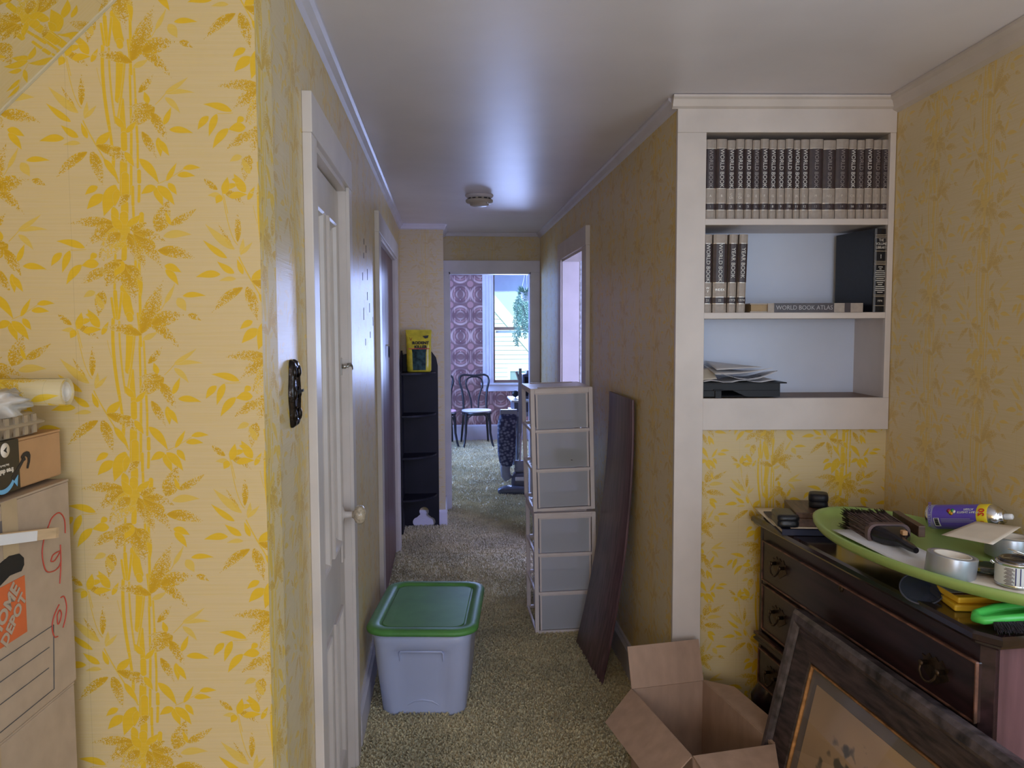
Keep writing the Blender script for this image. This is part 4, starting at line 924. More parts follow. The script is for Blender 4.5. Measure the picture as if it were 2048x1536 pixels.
softbox('case_base', .058, .07, .022, M_BLACK, t, r=.018, k=.97); softbox('case_lid', .060, .072, .026, M_BLACK, t, r=.02, loc=(0, 0, .018))

# lime tray, oval, tilted slightly on the things under it
M_LIME = mat('lime_plastic', (.33, .45, .13), .38, var=.04, vscale=4)
TC = Vector((1.243, 1.90, .915)); TRM = tr(*TC) @ rz(R(11.5)) @ rx(R(1.0)) @ ry(R(-1.5))
ty = thing('oval_tray', 'large lime green oval plastic tray of clutter on the dresser', 'tray', TC); ty.rotation_euler = TRM.to_euler()
def ell(a, b_, z, n=56): return [(a * math.cos(2*math.pi*i/n), b_ * math.sin(2*math.pi*i/n), z) for i in range(n)]
MB().loft([ell(.165, .38, .0), ell(.188, .405, .006), ell(.197, .416, .020), ell(.197, .418, .031), ell(.190, .410, .033), ell(.180, .398, .026), ell(.165, .380, .012), ell(.15, .36, .009)]).build('tray_body', M_LIME, ty)
def onT(x, y, dz=0): return tuple(TRM @ Vector((x, y, .0095 + dz)))
def ontray(name, label, cat, x, y, dz, a, group=None, tilt=(0, 0)):
    return thing(name, label, cat, onT(x, y, dz), (R(tilt[0]), R(tilt[1]), R(a)), group)
def tl(wx, wy):                          # world xy -> tray xy
    q = TRM.inverted() @ Vector((wx, wy, .935)); return q.x, q.y
def traysheet(pts, m, label, dz=.002, curl=None): return sheet('paper_sheet', [onT(*tl(*p), dz) for p in pts], m, label, .0008, curl=curl)
traysheet([(1.075, 2.12), (1.10, 1.74), (1.22, 1.72), (1.20, 2.10)], M_PAPER, 'white sheet under the brush along the lime tray edge', .008)
traysheet([(1.13, 1.74), (1.24, 1.585), (1.33, 1.66), (1.22, 1.82)], M_CREAMPAPER, 'cream sheet under the small tin at near end of lime tray', .005)
# wide wallpaper brush
t = ontray('paste_brush', 'wide purple-brown bristle brush with black handle on the tray', 'brush', *tl(1.175, 2.03), .024, -97); t.scale = (1.14, 1.14, 1.2)
M_BRIST = mat('brown_bristle', (.17, .105, .10), .6, var=.5, vscale=40, stretch=(1, 12, 12)); M_TIP = mat('dark_bristle_tip', (.035, .016, .012), .7, var=.3)
b = MB(); rr = random.Random(3)
for k in range(900):
    y0, z0 = rr.uniform(-.045, .045), rr.uniform(-.02, .02); L0 = rr.uniform(.13, .152); sp_ = 1.15
    y1, z1 = y0 * sp_ + rr.gauss(0, .004), z0 * sp_ + rr.gauss(0, .003); r_ = .0016
    ring = lambda x, y, z, r: [(x, y + r * math.cos(a), z + r * math.sin(a)) for a in (0, 2.1, 4.2)]
    b.loft([ring(.02, y0, z0, r_), ring(-.09, (y0 + y1) / 2, (z0 + z1) / 2, r_)], 0, cap0=False, cap1=False); b.loft([ring(-.09, (y0 + y1) / 2, (z0 + z1) / 2, r_), ring(.02 - L0, y1, z1, .0008)], 1, cap0=False)
b.build('bristle', [M_BRIST, M_TIP], t, kind='stuff', uv=False)
MB().loft([[(x, y, z) for y, z in rrect(.098, .046, .018, 5)] for x in (.012, .030)]).build('band', mat('brown_band', (.13, .075, .07), .5, var=.2), t, bevel=.002)
MB().loft([[(x, y, z) for y, z in rrect(w_, h_, min(w_, h_) * .48, 5)] for x, w_, h_ in ((.028, .088, .040), (.06, .07, .036), (.085, .035, .024), (.10, .022, .018), (.14, .020, .016), (.165, .012, .012))]).build('handle', mat('black_lacquer', (.012, .010, .014), .2, var=0), t)
MB().box(.075, .090, .004, .016, .012, .022).build('wood_chip', M_KRAFT2, t, bevel=.002)
t = aligned('wood_strip', 'thin brown wooden strip behind the brush on the tray', 'wood strip', *onT(*tl(1.262, 2.06), .004)[:2], onT(*tl(1.262, 2.06), .018)[2], -100)
MB().box(-.09, .09, -.009, .009, 0, .030).build('strip', M_BOXW, t, bevel=.002)
# duct tape rolls
M_TAPE = mat('silver_tape', (.42, .43, .46), .30, metal=.55, var=.04)
def tape(label, x, y, dz, tilt, group='rolls of silver tape'):
    t = ontray('duct_tape_roll', label, 'tape', x, y, dz, 20, group, tilt)
    MB().loft([[(r * math.cos(2*math.pi*i/40), r * math.sin(2*math.pi*i/40), z) for i in range(40)] for r, z in ((.040, 0), (.053, 0), (.0535, .002), (.0535, .046), (.053, .048), (.040, .048), (.040, 0))], cap0=False, cap1=False).build('tape', M_TAPE, t)
    MB().loft([[(r * math.cos(2*math.pi*i/40), r * math.sin(2*math.pi*i/40), z) for i in range(40)] for r, z in ((.037, .0005), (.040, .0005), (.040, .0485), (.037, .0485), (.037, .0005))], cap0=False, cap1=False).build('core', M_CREAMPAPER, t)
    return t
tape('silver duct tape roll at the near rim of lime tray', *tl(1.163, 1.728), .006, (3, 6))
tape('silver tape roll behind the tin, under the spray can nozzle', *tl(1.395, 1.845), .004, (0, 2))
# cream card propped over the tape
sheet('card', [(1.222, 1.852, .985), (1.262, 1.722, .995), (1.405, 1.82, 1.008), (1.345, 1.90, 1.004)], M_CREAMPAPER, 'cream card lying across the silver tape roll on the tray', .0012, 'card')
# shallow glass dish
t = ontray('glass_dish', 'small dark glass dish between tape roll and tin', 'dish', *tl(1.262, 1.735), .007, 0)
MB().lathe([(.0001, 0), (.035, 0), (.05, .006), (.052, .010), (.048, .009), (.03, .004), (.0001, .0035)], 28).build('dish', mat('dark_glass', (.02, .03, .02), .08, coat=.5, var=.4), t)
# spray can
ca, cb_ = Vector((1.343, 2.085, .972)), Vector((1.452, 1.89, 1.016)); dv_ = (cb_ - ca); Lc = dv_.length
zx = dv_.normalized(); xx = Vector((0, 0, 1)).cross(zx).normalized(); yx = zx.cross(xx)
t = thing('spray_can', 'purple spray can with yellow band lying against the papered wall', 'spray can', ca); t.rotation_euler = axes((0, 0, 0), xx, yx, zx).to_euler()
rc = .033
M_PURP = mat('purple_print', (.125, .075, .46), .3, var=.05); M_YEL = mat('yellow_print', (.75, .55, .02), .35, var=.04); M_LILAC = mat('lilac_print', (.33, .31, .48), .35, var=.03)
MB().lathe([(.0001, .004), (.026, .002), (.031, 0), (.0335, .002), (.0335, .006), (.0325, .008)], 32).build('base_rim', M_CHROME, t)
MB().lathe([(rc, .008), (rc, .138)], 32).build('can_body', M_PURP, t)
MB().lathe([(rc + .0003, .008), (rc + .0003, .021)], 32).build('lower_label', M_LILAC, t)
MB().lathe([(rc + .0004, .138), (rc + .0004, .164), (rc - .001, .165)], 32).build('yellow_band', M_YEL, t)
MB().lathe([(.0325, .164), (.032, .169), (.027, .180), (.021, .187), (.0165, .189), (.0165, .194), (.012, .196), (.0001, .196)], 32).build('dome', M_CHROME, t)
MB().lathe([(.0001, .192), (.008, .192), (.0075, .212), (.005, .214), (.0001, .214)], 16).build('nozzle', mat('white_cap', (.8, .8, .82), .3, var=0), t)
def oncan(ang, zc, r=rc + .0006):       # text frame on the side: x along axis, y round the can
    n = Vector((math.cos(ang), math.sin(ang), 0)); return axes((n.x * r, n.y * r, zc), (0, 0, 1), n.cross(Vector((0, 0, 1))) * -1, n)
def angle_to_cam():
    d = (Vector((0, 0, 1.5)) - ca); return math.atan2(d.dot(yx), d.dot(xx))
AC = angle_to_cam()
def patch(name, a0, a1, z0, z1, m, r=rc + .0008):
    b = MB(); n = 8; v = []
    for i in range(n + 1):
        a = AC + R(a0 + (a1 - a0) * i / n); v += [(r * math.cos(a), r * math.sin(a), z0), (r * math.cos(a), r * math.sin(a), z1)]
    b.add(v, [(2*i, 2*i+2, 2*i+3, 2*i+1) for i in range(n)], 0, True); return b.build(name, m, t)
patch('barcode_panel', 5, 48, .024, .040, M_PAPER)
b = MB()
for k in range(12):
    a = AC + R(9 + 36 * k / 12); b.tube([((rc + .001) * math.cos(a), (rc + .001) * math.sin(a), .027), ((rc + .001) * math.cos(a), (rc + .001) * math.sin(a), .037)], .0006 if k % 3 else .001, 4)
b.build('barcode', M_INK, t, kind='stuff', uv=False)
def ctext(n, s, size, m, ang, zc, vert=False, **k):
    a = AC + R(ang); M = oncan(a, zc, rc + .0010)
    if vert: M = M @ rz(R(-90))
    return text(n, s, size, m, t, M, .0004, **k)
ctext('lettering', 'PARTY HOUSE', .0105, M_PURP, -12, .0145, True)
ctext('lettering', 'STRING PARTY\nFIESTA', .0085, M_WHITEINK, -28, .118, False, align='CENTER')
for a in (22, 15, 8): patch('print_line', a, a + 3, .044, .132 - (a % 5) * .003, M_LILAC)
ctext('price', '20', .021, mat('red_print', (.6, .04, .02), .4, var=0), -20, .151, True, bold=.0006)
ctext('price', '0', .016, mat('red_print_small', (.5, .1, .02), .4, var=0), 24, .151, True)
for a, z_, cl in ((-22, .070, (.6, .5, .02)), (-30, .066, (.5, .05, .1)), (-30, .076, (.05, .4, .12)), (-16, .074, (.7, .3, .02)), (-24, .080, (.8, .75, .6))):
    q = oncan(AC + R(a), z_, rc + .0008); MB().lathe([(.0001, 0), (.0055, 0), (.0001, .0006)], 12, M=q).build('party_emblem', mat('emblem_ink', cl, .4, var=0), t)
# small tin with wire
t = ontray('paint_tin', 'small white-labelled tin with metal lid at the right edge', 'tin', *tl(1.262, 1.645), .008, 15)
MB().lathe([(.0001, 0), (.041, 0), (.0415, .002), (.0405, .004), (.0405, .048), (.0415, .050), (.0405, .052), (.036, .053)], 36).build('tin_body', M_CHROME, t)
MB().lathe([(.0408, .005), (.0408, .046)], 36).build('tin_label', mat('tin_label_paper', (.70, .68, .66), .5, var=.04), t)
MB().lathe([(.036, .052), (.0355, .056), (.033, .059), (.027, .058), (.026, .055), (.0001, .055)], 36).build('lid', mat('dark_lid', (.12, .115, .12), .22, metal=.9), t)
AT = math.atan2(-1.645 - .2, -1.262)
b = MB()
for k in range(13):
    w_ = .008 + .003 * math.sin(k * 2.1)
    for i in range(4):
        a0 = AT - .62 - w_ / .041 + i * w_ / .041 / 2; b.box(-.0003, .0004, 0, w_ / 2, -.0007, .0007, M=tr(.0408 * math.cos(a0), .0408 * math.sin(a0), .042 - k * .0029) @ rz(a0))
b.build('fine_print', mat('brown_ink', (.10, .06, .05), .6, var=0), t, kind='stuff', uv=False)
for a in (-.30, -.08, .34): MB().box(-.0004, .0006, -.0010, .0010, .007, .045, M=tr(.0408 * math.cos(AT + a), .0408 * math.sin(AT + a), 0) @ rz(AT + a)).build('label_rule', mat('navy_ink', (.03, .03, .14), .5, var=0), t)
MB().tube([((.0412) * math.cos(AT + .55 + .2 * math.cos(q)), .0412 * math.sin(AT + .55 + .2 * math.cos(q)), .018 + .0085 * math.sin(q)) for q in [2*math.pi*i/16 for i in range(16)]], .0011, 5, closed=True).build('wheel_emblem', M_INK, t)
b = MB().tube([(-.045 * math.cos(AT + 1.6), -.045 * math.sin(AT + 1.6), .046), (-.05 * math.cos(AT + 1.6), -.05 * math.sin(AT + 1.6), .050)], .004, 6)
b.tube([(.03 * math.cos(q) * .9 - .002, .03 * math.sin(q) * .9, .061 + .022 * math.sin(q * .5) ** 2) for q in [AT + math.pi * 1.25 * i / 14 - .9 for i in range(15)]], .0016, 6)
b.build('wire_handle', M_CHROME, t)
# clear bag and lens beneath the tray
lump('plastic_wad', (1.215, 1.80, .883), .05, mat('black_film', (.012, .013, .018), .12, var=.3, vscale=30), 'crumpled black plastic film under the lime tray', 'plastic film', 1.0, 1.2, .5, .5, 9, fr=4.5)
t = aligned('clear_lens', 'round clear plastic disc with rim lying by the dresser edge', 'disc', 1.128, 1.778, .876, 0); t.rotation_euler = (R(28), R(-20), 0)
MB().lathe([(.046, .0), (.049, .001), (.049, .003), (.046, .004), (.046, 0)], 36).build('rim', clear('clear_rim', (.6, .62, .7), rough=.1, body='6a6c80', mixb=.45), t)
MB().lathe([(.0001, .0015), (.046, .0015)], 36).build('disc', clear('clear_disc', (.86, .88, .95)), t)
# yellow packets
M_YP = mat('yellow_packet', (.92, .58, .04), .4, var=.06)
for k, (dx, dy, z_, a, lab, m) in enumerate(((0, 0, 0, 8, 'yellow packet, lowest of the little pile under the tray', M_YP), (.004, .010, .0155, 14, 'yellow packet with pale printed strip, topmost of pile under tray', M_YP))):
    t = aligned('yellow_packet', lab, 'packet', 1.205 + dx, 1.735 + dy, ZT + z_, -18 + a, 'yellow packets under the tray')
    MB().box(-.05, .05, -.068, .068, 0, .015).build('packet', m, t, bevel=.004)
    if k:
        MB().box(-.0485, .0485, -.035, .03, .0151, .0158).build('printed_strip', mat('grey_strip', (.42, .42, .46), .4, var=.15, vscale=60), t)
        MB().box(-.0485, .0485, -.050, -.037, .0151, .0158).build('brown_strip', mat('brown_strip', (.22, .10, .06), .4, var=.3, vscale=60), t)
# green crumb brush
t = aligned('crumb_brush', 'bright green plastic brush with dark bristles on the dresser', 'brush', 1.215, 1.572, ZT + .008, -8)
M_GRN = mat('bright_green_plastic', (.075, .50, .085), .3, var=.05)
pth = [(.16, .055, .030), (.06, .048, .026), (-.03, .034, .020), (-.078, .016, .014), (-.088, .0, .012), (-.078, -.014, .012), (-.03, -.012, .016), (.06, -.004, .022), (.16, .002, .027)]
MB().tube(pth, [.012, .012, .012, .011, .010, .009, .009, .010, .010], 10).build('green_handle', M_GRN, t)
b = MB().loft([[(x, y + w_ * cy, z + h_ * cz) for cy, cz in ((-1, -.5), (1, -.5), (1, .5), (-1, .5))] for x, y, z, w_, h_ in ((.16, .028, .022, .018, .012), (.06, .020, .018, .018, .012), (-.03, .010, .012, .016, .010), (-.07, .003, .009, .009, .008))], smooth=False)
b.build('brush_back', M_GRN, t)
b = MB(); rr = random.Random(5)
for k in range(1100):
    x = rr.uniform(-.062, .15); y = -.014 + (.018 * (x + .03)) + rr.uniform(-.012, .010); z = .012 + .05 * (x + .06) * .25
    dx, dy, dz = rr.gauss(0, .003), -.020 + rr.gauss(0, .004), -.012 + rr.gauss(0, .003); r_ = .0012
    b.loft([[(x + r_ * math.cos(a), y, z + r_ * math.sin(a)) for a in (0, 2.1, 4.2)], [(x + dx + r_ * .6 * math.cos(a), y + dy, max(-.007, z + dz) + r_ * .6 * math.sin(a)) for a in (0, 2.1, 4.2)]], cap0=False)
b.build('bristle', mat('dark_purple_bristle', (.03, .022, .03), .7, var=.3), t, kind='stuff', uv=False)
t = aligned('wooden_board', 'small brown board lying at the back by the wall corner', 'board', 1.325, 2.33, ZT + .002, -86)
MB().box(-.15, .12, -.055, .055, 0, .055).build('board', M_BOXW, t, bevel=.003)

# ================================================================== LEFT STACK (near-room frame, u to the right, v away)
def kbox(name, label, u0, u1, v0, v1, z0, z1, m, group=None, lid=True):
    t = thing(name, label, 'box', NR((u0 + u1) / 2, (v0 + v1) / 2, z0), NROT, group)
    du, dv2, hh = (u1 - u0) / 2, (v1 - v0) / 2, z1 - z0
    MB().box(-du, du, -dv2, dv2, 0, hh - .004).build('box_body', m, t, bevel=.003)
    if lid:
        MB().box(-du - .0, -.001, -dv2, dv2, hh - .004, hh).build('top_flap', m, t, bevel=.001); MB().box(.001, du, -dv2, dv2, hh - .004, hh).build('top_flap', m, t, bevel=.001)
    return t
kbox('moving_box', 'plain grey-brown moving box, bottom of the left stack', -1.10, -.757, .93, 1.405, .001, .514, M_KRAFT3, 'stacked moving boxes')
t = kbox('moving_box', 'grey-brown moving box with tape, middle of the left stack', -1.10, -.757, .93, 1.400, .515, .874, M_KRAFT3, 'stacked moving boxes')
SIDE = axes((0, 0, 0), (0, 1, 0), (0, 0, 1), (1, 0, 0))        # reading frame on a face that looks towards +u
MB().box(0, .0006, -.04, .02, 0, .358, M=tr(.1716, .0, 0)).build('tape_strip', mat('brown_tape', (.40, .28, .17), .3, var=.08), t)
MB().box(0, .0007, -.05, .022, 0, .33, M=tr(.1716, .0, -.0)).build('tape_strip', mat('grey_tape', (.10, .09, .10), .4, var=.1), t) if False else None
hb = kbox('moving_box', 'top moving box with orange store logo, hand hole and red marker', -1.10, -.755, .93, 1.405, .875, 1.238, M_KRAFT3, 'stacked moving boxes')
fx, cv = .1727, 1.1675                     # face plane and centre in the box's own frame
def HF(v, z, dx=0): return (fx + dx, v - cv, z - .875)
M_OR = mat('orange_print', (.62, .125, .035), .6, var=.06); M_RED = mat('red_marker', (.50, .06, .035), .6, var=.1); M_GREYL = mat('dark_line', (.08, .08, .09), .6, var=0)
MB().box(0, .0006, 1.168 - cv, 1.263 - cv, 1.018 - .875, 1.110 - .875, M=tr(fx, 0, 0)).build('logo_square', M_OR, hb)
LM = tr(*HF(1.2155, 1.064, .0012)) @ SIDE @ rz(R(45))
M_LK = mat('logo_letters', (.44, .33, .25), .6, var=0)
text('logo_lettering', 'THE', .016, M_LK, hb, LM @ tr(-.022, .029, 0), bold=.0007); text('logo_lettering', 'HOME', .031, M_LK, hb, LM @ tr(0, .008, 0), bold=.0012); text('logo_lettering', 'DEPOT', .026, M_LK, hb, LM @ tr(0, -.020, 0), bold=.001)
hole = [(1.10, 1.141), (1.17, 1.139), (1.20, 1.146), (1.225, 1.152), (1.252, 1.148), (1.263, 1.138), (1.263, 1.127), (1.255, 1.119), (1.243, 1.120), (1.225, 1.121), (1.20, 1.113), (1.10, 1.110)]
MB().prism([(v - cv, z - .875) for v, z in hole], 0, .0008, M=tr(fx, 0, 0) @ SIDE).build('hand_hole', mat('dark_inside', (.008, .007, .008), .8, var=0), hb)
def stroke(name, pts, r, m):
    P_ = [Vector(HF(v, z, .0006)) for v, z in pts]
    q = []
    for i in range(len(P_) - 1):
        a, b2, c, d = P_[max(0, i-1)], P_[i], P_[i+1], P_[min(len(P_)-1, i+2)]
        for k in range(4):
            s = k / 4; q.append(.5 * ((2*b2) + (c-a)*s + (2*a-5*b2+4*c-d)*s*s + (3*b2-a-3*c+d)*s**3))
    q.append(P_[-1]); MB().tube(q, r, 5).build(name, m, hb)
for pts in (((1.330, 1.165), (1.336, 1.171), (1.347, 1.182), (1.369, 1.186), (1.385, 1.171), (1.386, 1.146)), ((1.322, 1.156), (1.314, 1.133), (1.317, 1.110), (1.326, 1.096), (1.347, 1.091), (1.362, 1.094), (1.369, 1.102)), ((1.369, 1.130), (1.368, 1.097), (1.362, 1.064)), ((1.338, 1.110), (1.346, 1.119), (1.367, 1.119), (1.350, 1.108), (1.338, 1.110)),
            ((1.363, 1.039), (1.374, 1.037), (1.380, 1.018), (1.375, .999), (1.366, .985)), ((1.357, 1.029), (1.341, 1.016), (1.333, .999), (1.338, .980), (1.349, .976)), ((1.350, 1.013), (1.358, 1.019), (1.363, 1.010), (1.356, .998), (1.350, .998), (1.350, 1.013))):
    stroke('marker_stroke', pts, .0011, M_RED)
for pts in (((1.11, 1.0005), (1.338, 1.0005)), ((1.338, 1.0005), (1.331, .892)), ((1.331, .892), (1.11, .892)), ((1.12, .968), (1.322, .968)), ((1.12, .934), (1.318, .934))): stroke('label_line', pts, .0007, M_GREYL)
MB().box(0, .0005, 1.19 - cv, 1.222 - cv, 0, .362, M=tr(fx, 0, 0)).build('tape_strip', mat('clear_brown_tape', (.43, .31, .19), .3, var=.08), hb) if False else None
MB().box(0, .0005, 1.212 - cv, 1.252 - cv, 1.15 - .875, .362, M=tr(fx, 0, 0)).build('tape_strip', mat('clear_brown_tape', (.45, .33, .21), .3, var=.08), hb)
MB().box(0, .0007, 1.16 - cv, 1.212 - cv, 1.185 - .875, .335, M=tr(fx, 0, 0)).build('grey_tape_strip', mat('grey_tape', (.12, .11, .125), .4, var=.1), hb)
# parcel box on top
pb = kbox('parcel_box', 'orange-brown parcel box with black tape lying on the moving boxes', -1.05, -.770, 1.02, 1.412, 1.2445, 1.325, M_KRAFT2)
cv2, fx2 = 1.216, .1402
def PF(v, z, dx=0): return tr(fx2 + dx, v - cv2, z - 1.2445) @ SIDE
M_BT = mat('black_tape', (.014, .015, .018), .35, var=.1); M_CY = mat('cyan_ink', (.16, .42, .66), .5, var=0)
MB().box(0, .0007, 1.19 - cv2, 1.288 - cv2, 0, .080, M=tr(fx2, 0, 0)).build('black_tape_band', M_BT, pb)
MB().box(-.06, fx2 + .0006, 1.19 - cv2, 1.288 - cv2, .0802, .0812).build('black_tape_band', M_BT, pb)
def curve_strip(name, pts, w0, w1, m, M):
    b = MB(); n = len(pts); v = []
    for i, (x, y) in enumerate(pts):
        a, c = pts[max(0, i-1)], pts[min(n-1, i+1)]; dx, dy = c[0]-a[0], c[1]-a[1]; L_ = math.hypot(dx, dy); w = (w0 + (w1-w0) * math.sin(math.pi * min(1, i/(n-1) * .8))) / 2
        v += [(x - dy/L_*w, y + dx/L_*w, 0), (x + dy/L_*w, y - dx/L_*w, 0)]
    b.add(v, [(2*i, 2*i+1, 2*i+3, 2*i+2) for i in range(n-1)]); return b.build(name, m, pb, solid=.0004).__setattr__('matrix_local', M)
curve_strip('smile_arrow', arc(-.010, .020, .034, 215, 322, 12), .003, .0075, M_CY, PF(1.253, 1.262, .0011))
MB().prism([(0, 0), (.012, .009), (.009, -.009)], 0, .0005, M=PF(1.270, 1.259, .0010)).build('smile_tip', M_CY, pb)
curve_strip('arrow_print', [(-.030, -.020), (-.014, -.006), (.0, .006), (.006, .009)], .010, .006, M_INK, PF(1.298, 1.283, .0008))
MB().prism([(-.010, .0115), (-.003, .0165), (.006, .018), (.0125, .016), (.0155, .010), (.0135, .0), (.008, -.011), (.004, -.010), (.008, .001), (.008, .007), (.003, .0105), (-.004, .0105), (-.009, .0075)], 0, .0005, M=PF(1.303, 1.284, .0008)).build('arrow_head', M_INK, pb)
text('tape_lettering', 'free delivery', .011, M_CREAMPAPER, pb, PF(1.243, 1.279, .0011) @ rz(R(180)), bold=.0003)
text('tape_lettering', 'fast, free & more', .005, M_CREAMPAPER, pb, PF(1.243, 1.2885, .0011) @ rz(R(180)))
MB().lathe([(.0001, 0), (.0115, 0), (.0115, .0004), (.0001, .0005)], 24, M=PF(1.252, 1.312, .0008)).build('round_mark', M_CREAMPAPER, pb)
MB().prism([(-.005, 0), (.004, .005), (.002, 0), (.004, -.005)], 0, .0004, M=PF(1.252, 1.312, .0014)).build('play_mark', M_INK, pb)
# clamshell with a bag on top, roll of wallpaper, splintered lath
M_CLAM = clear('clear_clamshell', (.9, .88, .84), rough=.15, body='b8a48c', mixb=.62)
t = thing('plastic_clamshell', 'clear plastic food clamshell on top of the parcel box', 'container', NR(-.872, 1.265, 1.3265), (0, 0, -A))
def cl(z, w, d): return [(x, y, z) for x, y in rrect(w, d, .015, 4)]
MB().loft([cl(0, .19, .18), cl(.016, .205, .195), cl(.018, .215, .205), cl(.021, .215, .205), cl(.023, .203, .193), cl(.034, .195, .185), cl(.037, .185, .175)]).build('clamshell', M_CLAM, t)
for k in range(7): MB().box(.100, .1035, -.085 + k * .025, -.075 + k * .025, .003, .034).build('rib', M_CLAM, t)
lump('plastic_bag', NR(-.800, 1.275, 1.383), .048, mat('translucent_bag', (.52, .47, .42), .3, var=.08), 'crumpled translucent bag sitting on the clear clamshell', 'bag', 1.0, .8, .50, .6, 13, fr=2.2)
t = thing('wallpaper_roll', 'loose roll of bamboo wallpaper above the stack on the left', 'wallpaper roll', NR(-.735, 1.375, 1.3935), (0, R(-90), -A))
spi = [(.0235 - .0016 * q / 6.28, q) for q in [i * 2 * math.pi / 24 for i in range(24 * 4)]]
b = MB(); v = []
for r_, q in spi: v += [(r_ * math.cos(q), r_ * math.sin(q), 0), (r_ * math.cos(q), r_ * math.sin(q), .53)]
b.add(v, [(2*i, 2*i+1, 2*i+3, 2*i+2) for i in range(len(spi) - 1)], 0, True)
ro = b.build('rolled_paper', M_WALL, t); ul = ro.data.uv_layers[0]
for p in ro.data.polygons:
    for li in p.loop_indices:
        vi = ro.data.loops[li].vertex_index; ul.data[li].uv = (ro.data.vertices[vi].co.z + .28, spi[vi // 2][1] * .0235 + 1.55)
md = ro.modifiers.new('solid', 'SOLIDIFY'); md.thickness = .0005
b = MB(); v = []
for r_, q in [(.021 - .0019 * q / 6.28, q) for q in [i * 2 * math.pi / 24 for i in range(24 * 6)]]: v += [(r_ * math.cos(q), r_ * math.sin(q), .0015), (r_ * math.cos(q), r_ * math.sin(q), .528)]
b.add(v, [(2*i, 2*i+1, 2*i+3, 2*i+2) for i in range(len(v) // 2 - 1)], 0, True)
b.build('inner_paper', M_CREAMPAPER, t, solid=.0005)
la, lb = Vector(NR(-.742, 1.345, 1.158)), Vector(NR(-.735, .93, 1.238))
t = thing('wood_lath', 'splintered pale wood lath with paper label before the logo box', 'lath', la); dl = (lb - la).normalized()
xl = Vector((0, 0, 1)).cross(dl).normalized(); t.rotation_euler = axes((0, 0, 0), xl, dl.cross(xl), dl).to_euler()
M_LATH = mat('pale_pine', (.60, .42, .26), .55, var=.15, vscale=8, stretch=(8, 8, 1))
b = MB().box(-.004, .004, -.0085, .0085, .018, .42)
rr = random.Random(2)
for k in range(9):
    y = -.0085 + k * .0019; b.loft([[(-.004, y, .02), (.004, y, .02), (.004, y + .0019, .02), (-.004, y + .0019, .02)], [(-.001, y + .0005, rr.uniform(0, .014)), (.001, y + .0005, 0.002), (.001, y + .0012, .002), (-.001, y + .0012, .004)]], smooth=False)
b.build('lath', M_LATH, t)
MB().box(-.0046, .0046, -.0088, .0070, .075, .30).build('paper_label', M_PAPER, t)

# ================================================================== FAR ROOM
YF = 10.64
M_SASH = mat('brown_sash', (.26, .14, .10), .45, var=.15, vscale=10)
casing('trim_far_window', YF, -1, .645, 1.345, 2.30, .135, .022, .14, M_TRIMW, axis='x', jamb=.1, z0_=.764)
w1 = bpy.data.objects.new('window_1', None); C.objects.link(w1); w1['kind'] = 'structure'
for x0, x1 in ((.535, .550), (.580, .592), (.615, .628)): MB().box(x0, x1, YF - .028, YF - .021, .78, 2.30).build('casing_bead', M_TRIMW, w1, bevel=.003)
MB().box(.48, 1.51, YF - .07, YF + .06, .742, .765).build('window_sill', M_TRIMW, w1, bevel=.006)
MB().box(.515, 1.48, YF - .022, YF, .655, .742).build('window_apron', M_TRIMW, w1, bevel=.003)
def sash(z0, z1, y, nm):
    s = bpy.data.objects.new(nm, None); C.objects.link(s); s.parent = w1
    for a in ((.650, .675, z0, z1), (1.315, 1.34, z0, z1), (.675, 1.315, z0, z0 + .035), (.675, 1.315, z1 - .03, z1)): MB().box(a[0], a[1], y, y + .03, a[2], a[3]).build('sash_bar', M_SASH, s, bevel=.002)
    MB().add([(.675, y + .015, z0), (1.315, y + .015, z0), (1.315, y + .015, z1), (.675, y + .015, z1)], [(0, 1, 2, 3)]).build('pane', clear('window_glass', (.97, 1, 1), gloss=.03), s)
sash(.768, 1.50, YF + .01, 'lower_sash'); sash(1.475, 2.29, YF + .045, 'upper_sash')
MB().box(.690, 1.30, YF + .041, YF + .044, 1.43, 1.462).build('weather_strip', M_PAPER, w1)
rs = thing('roller_shade', 'grey roller shade drawn down at the top of far window', 'shade', (.995, YF - .012, 2.22))
MB().tube([(-.335, 0, 0), (.335, 0, 0)], .017, 12).build('roller', M_PAPER, rs)
MB().box(-.325, .325, .010, .012, -.235, .01).build('shade_cloth', mat('shade_cloth', (.36, .38, .47), .8, var=.03), rs); MB().box(-.325, .325, .006, .016, -.25, -.234).build('hem_bar', M_PAPER, rs, bevel=.003)
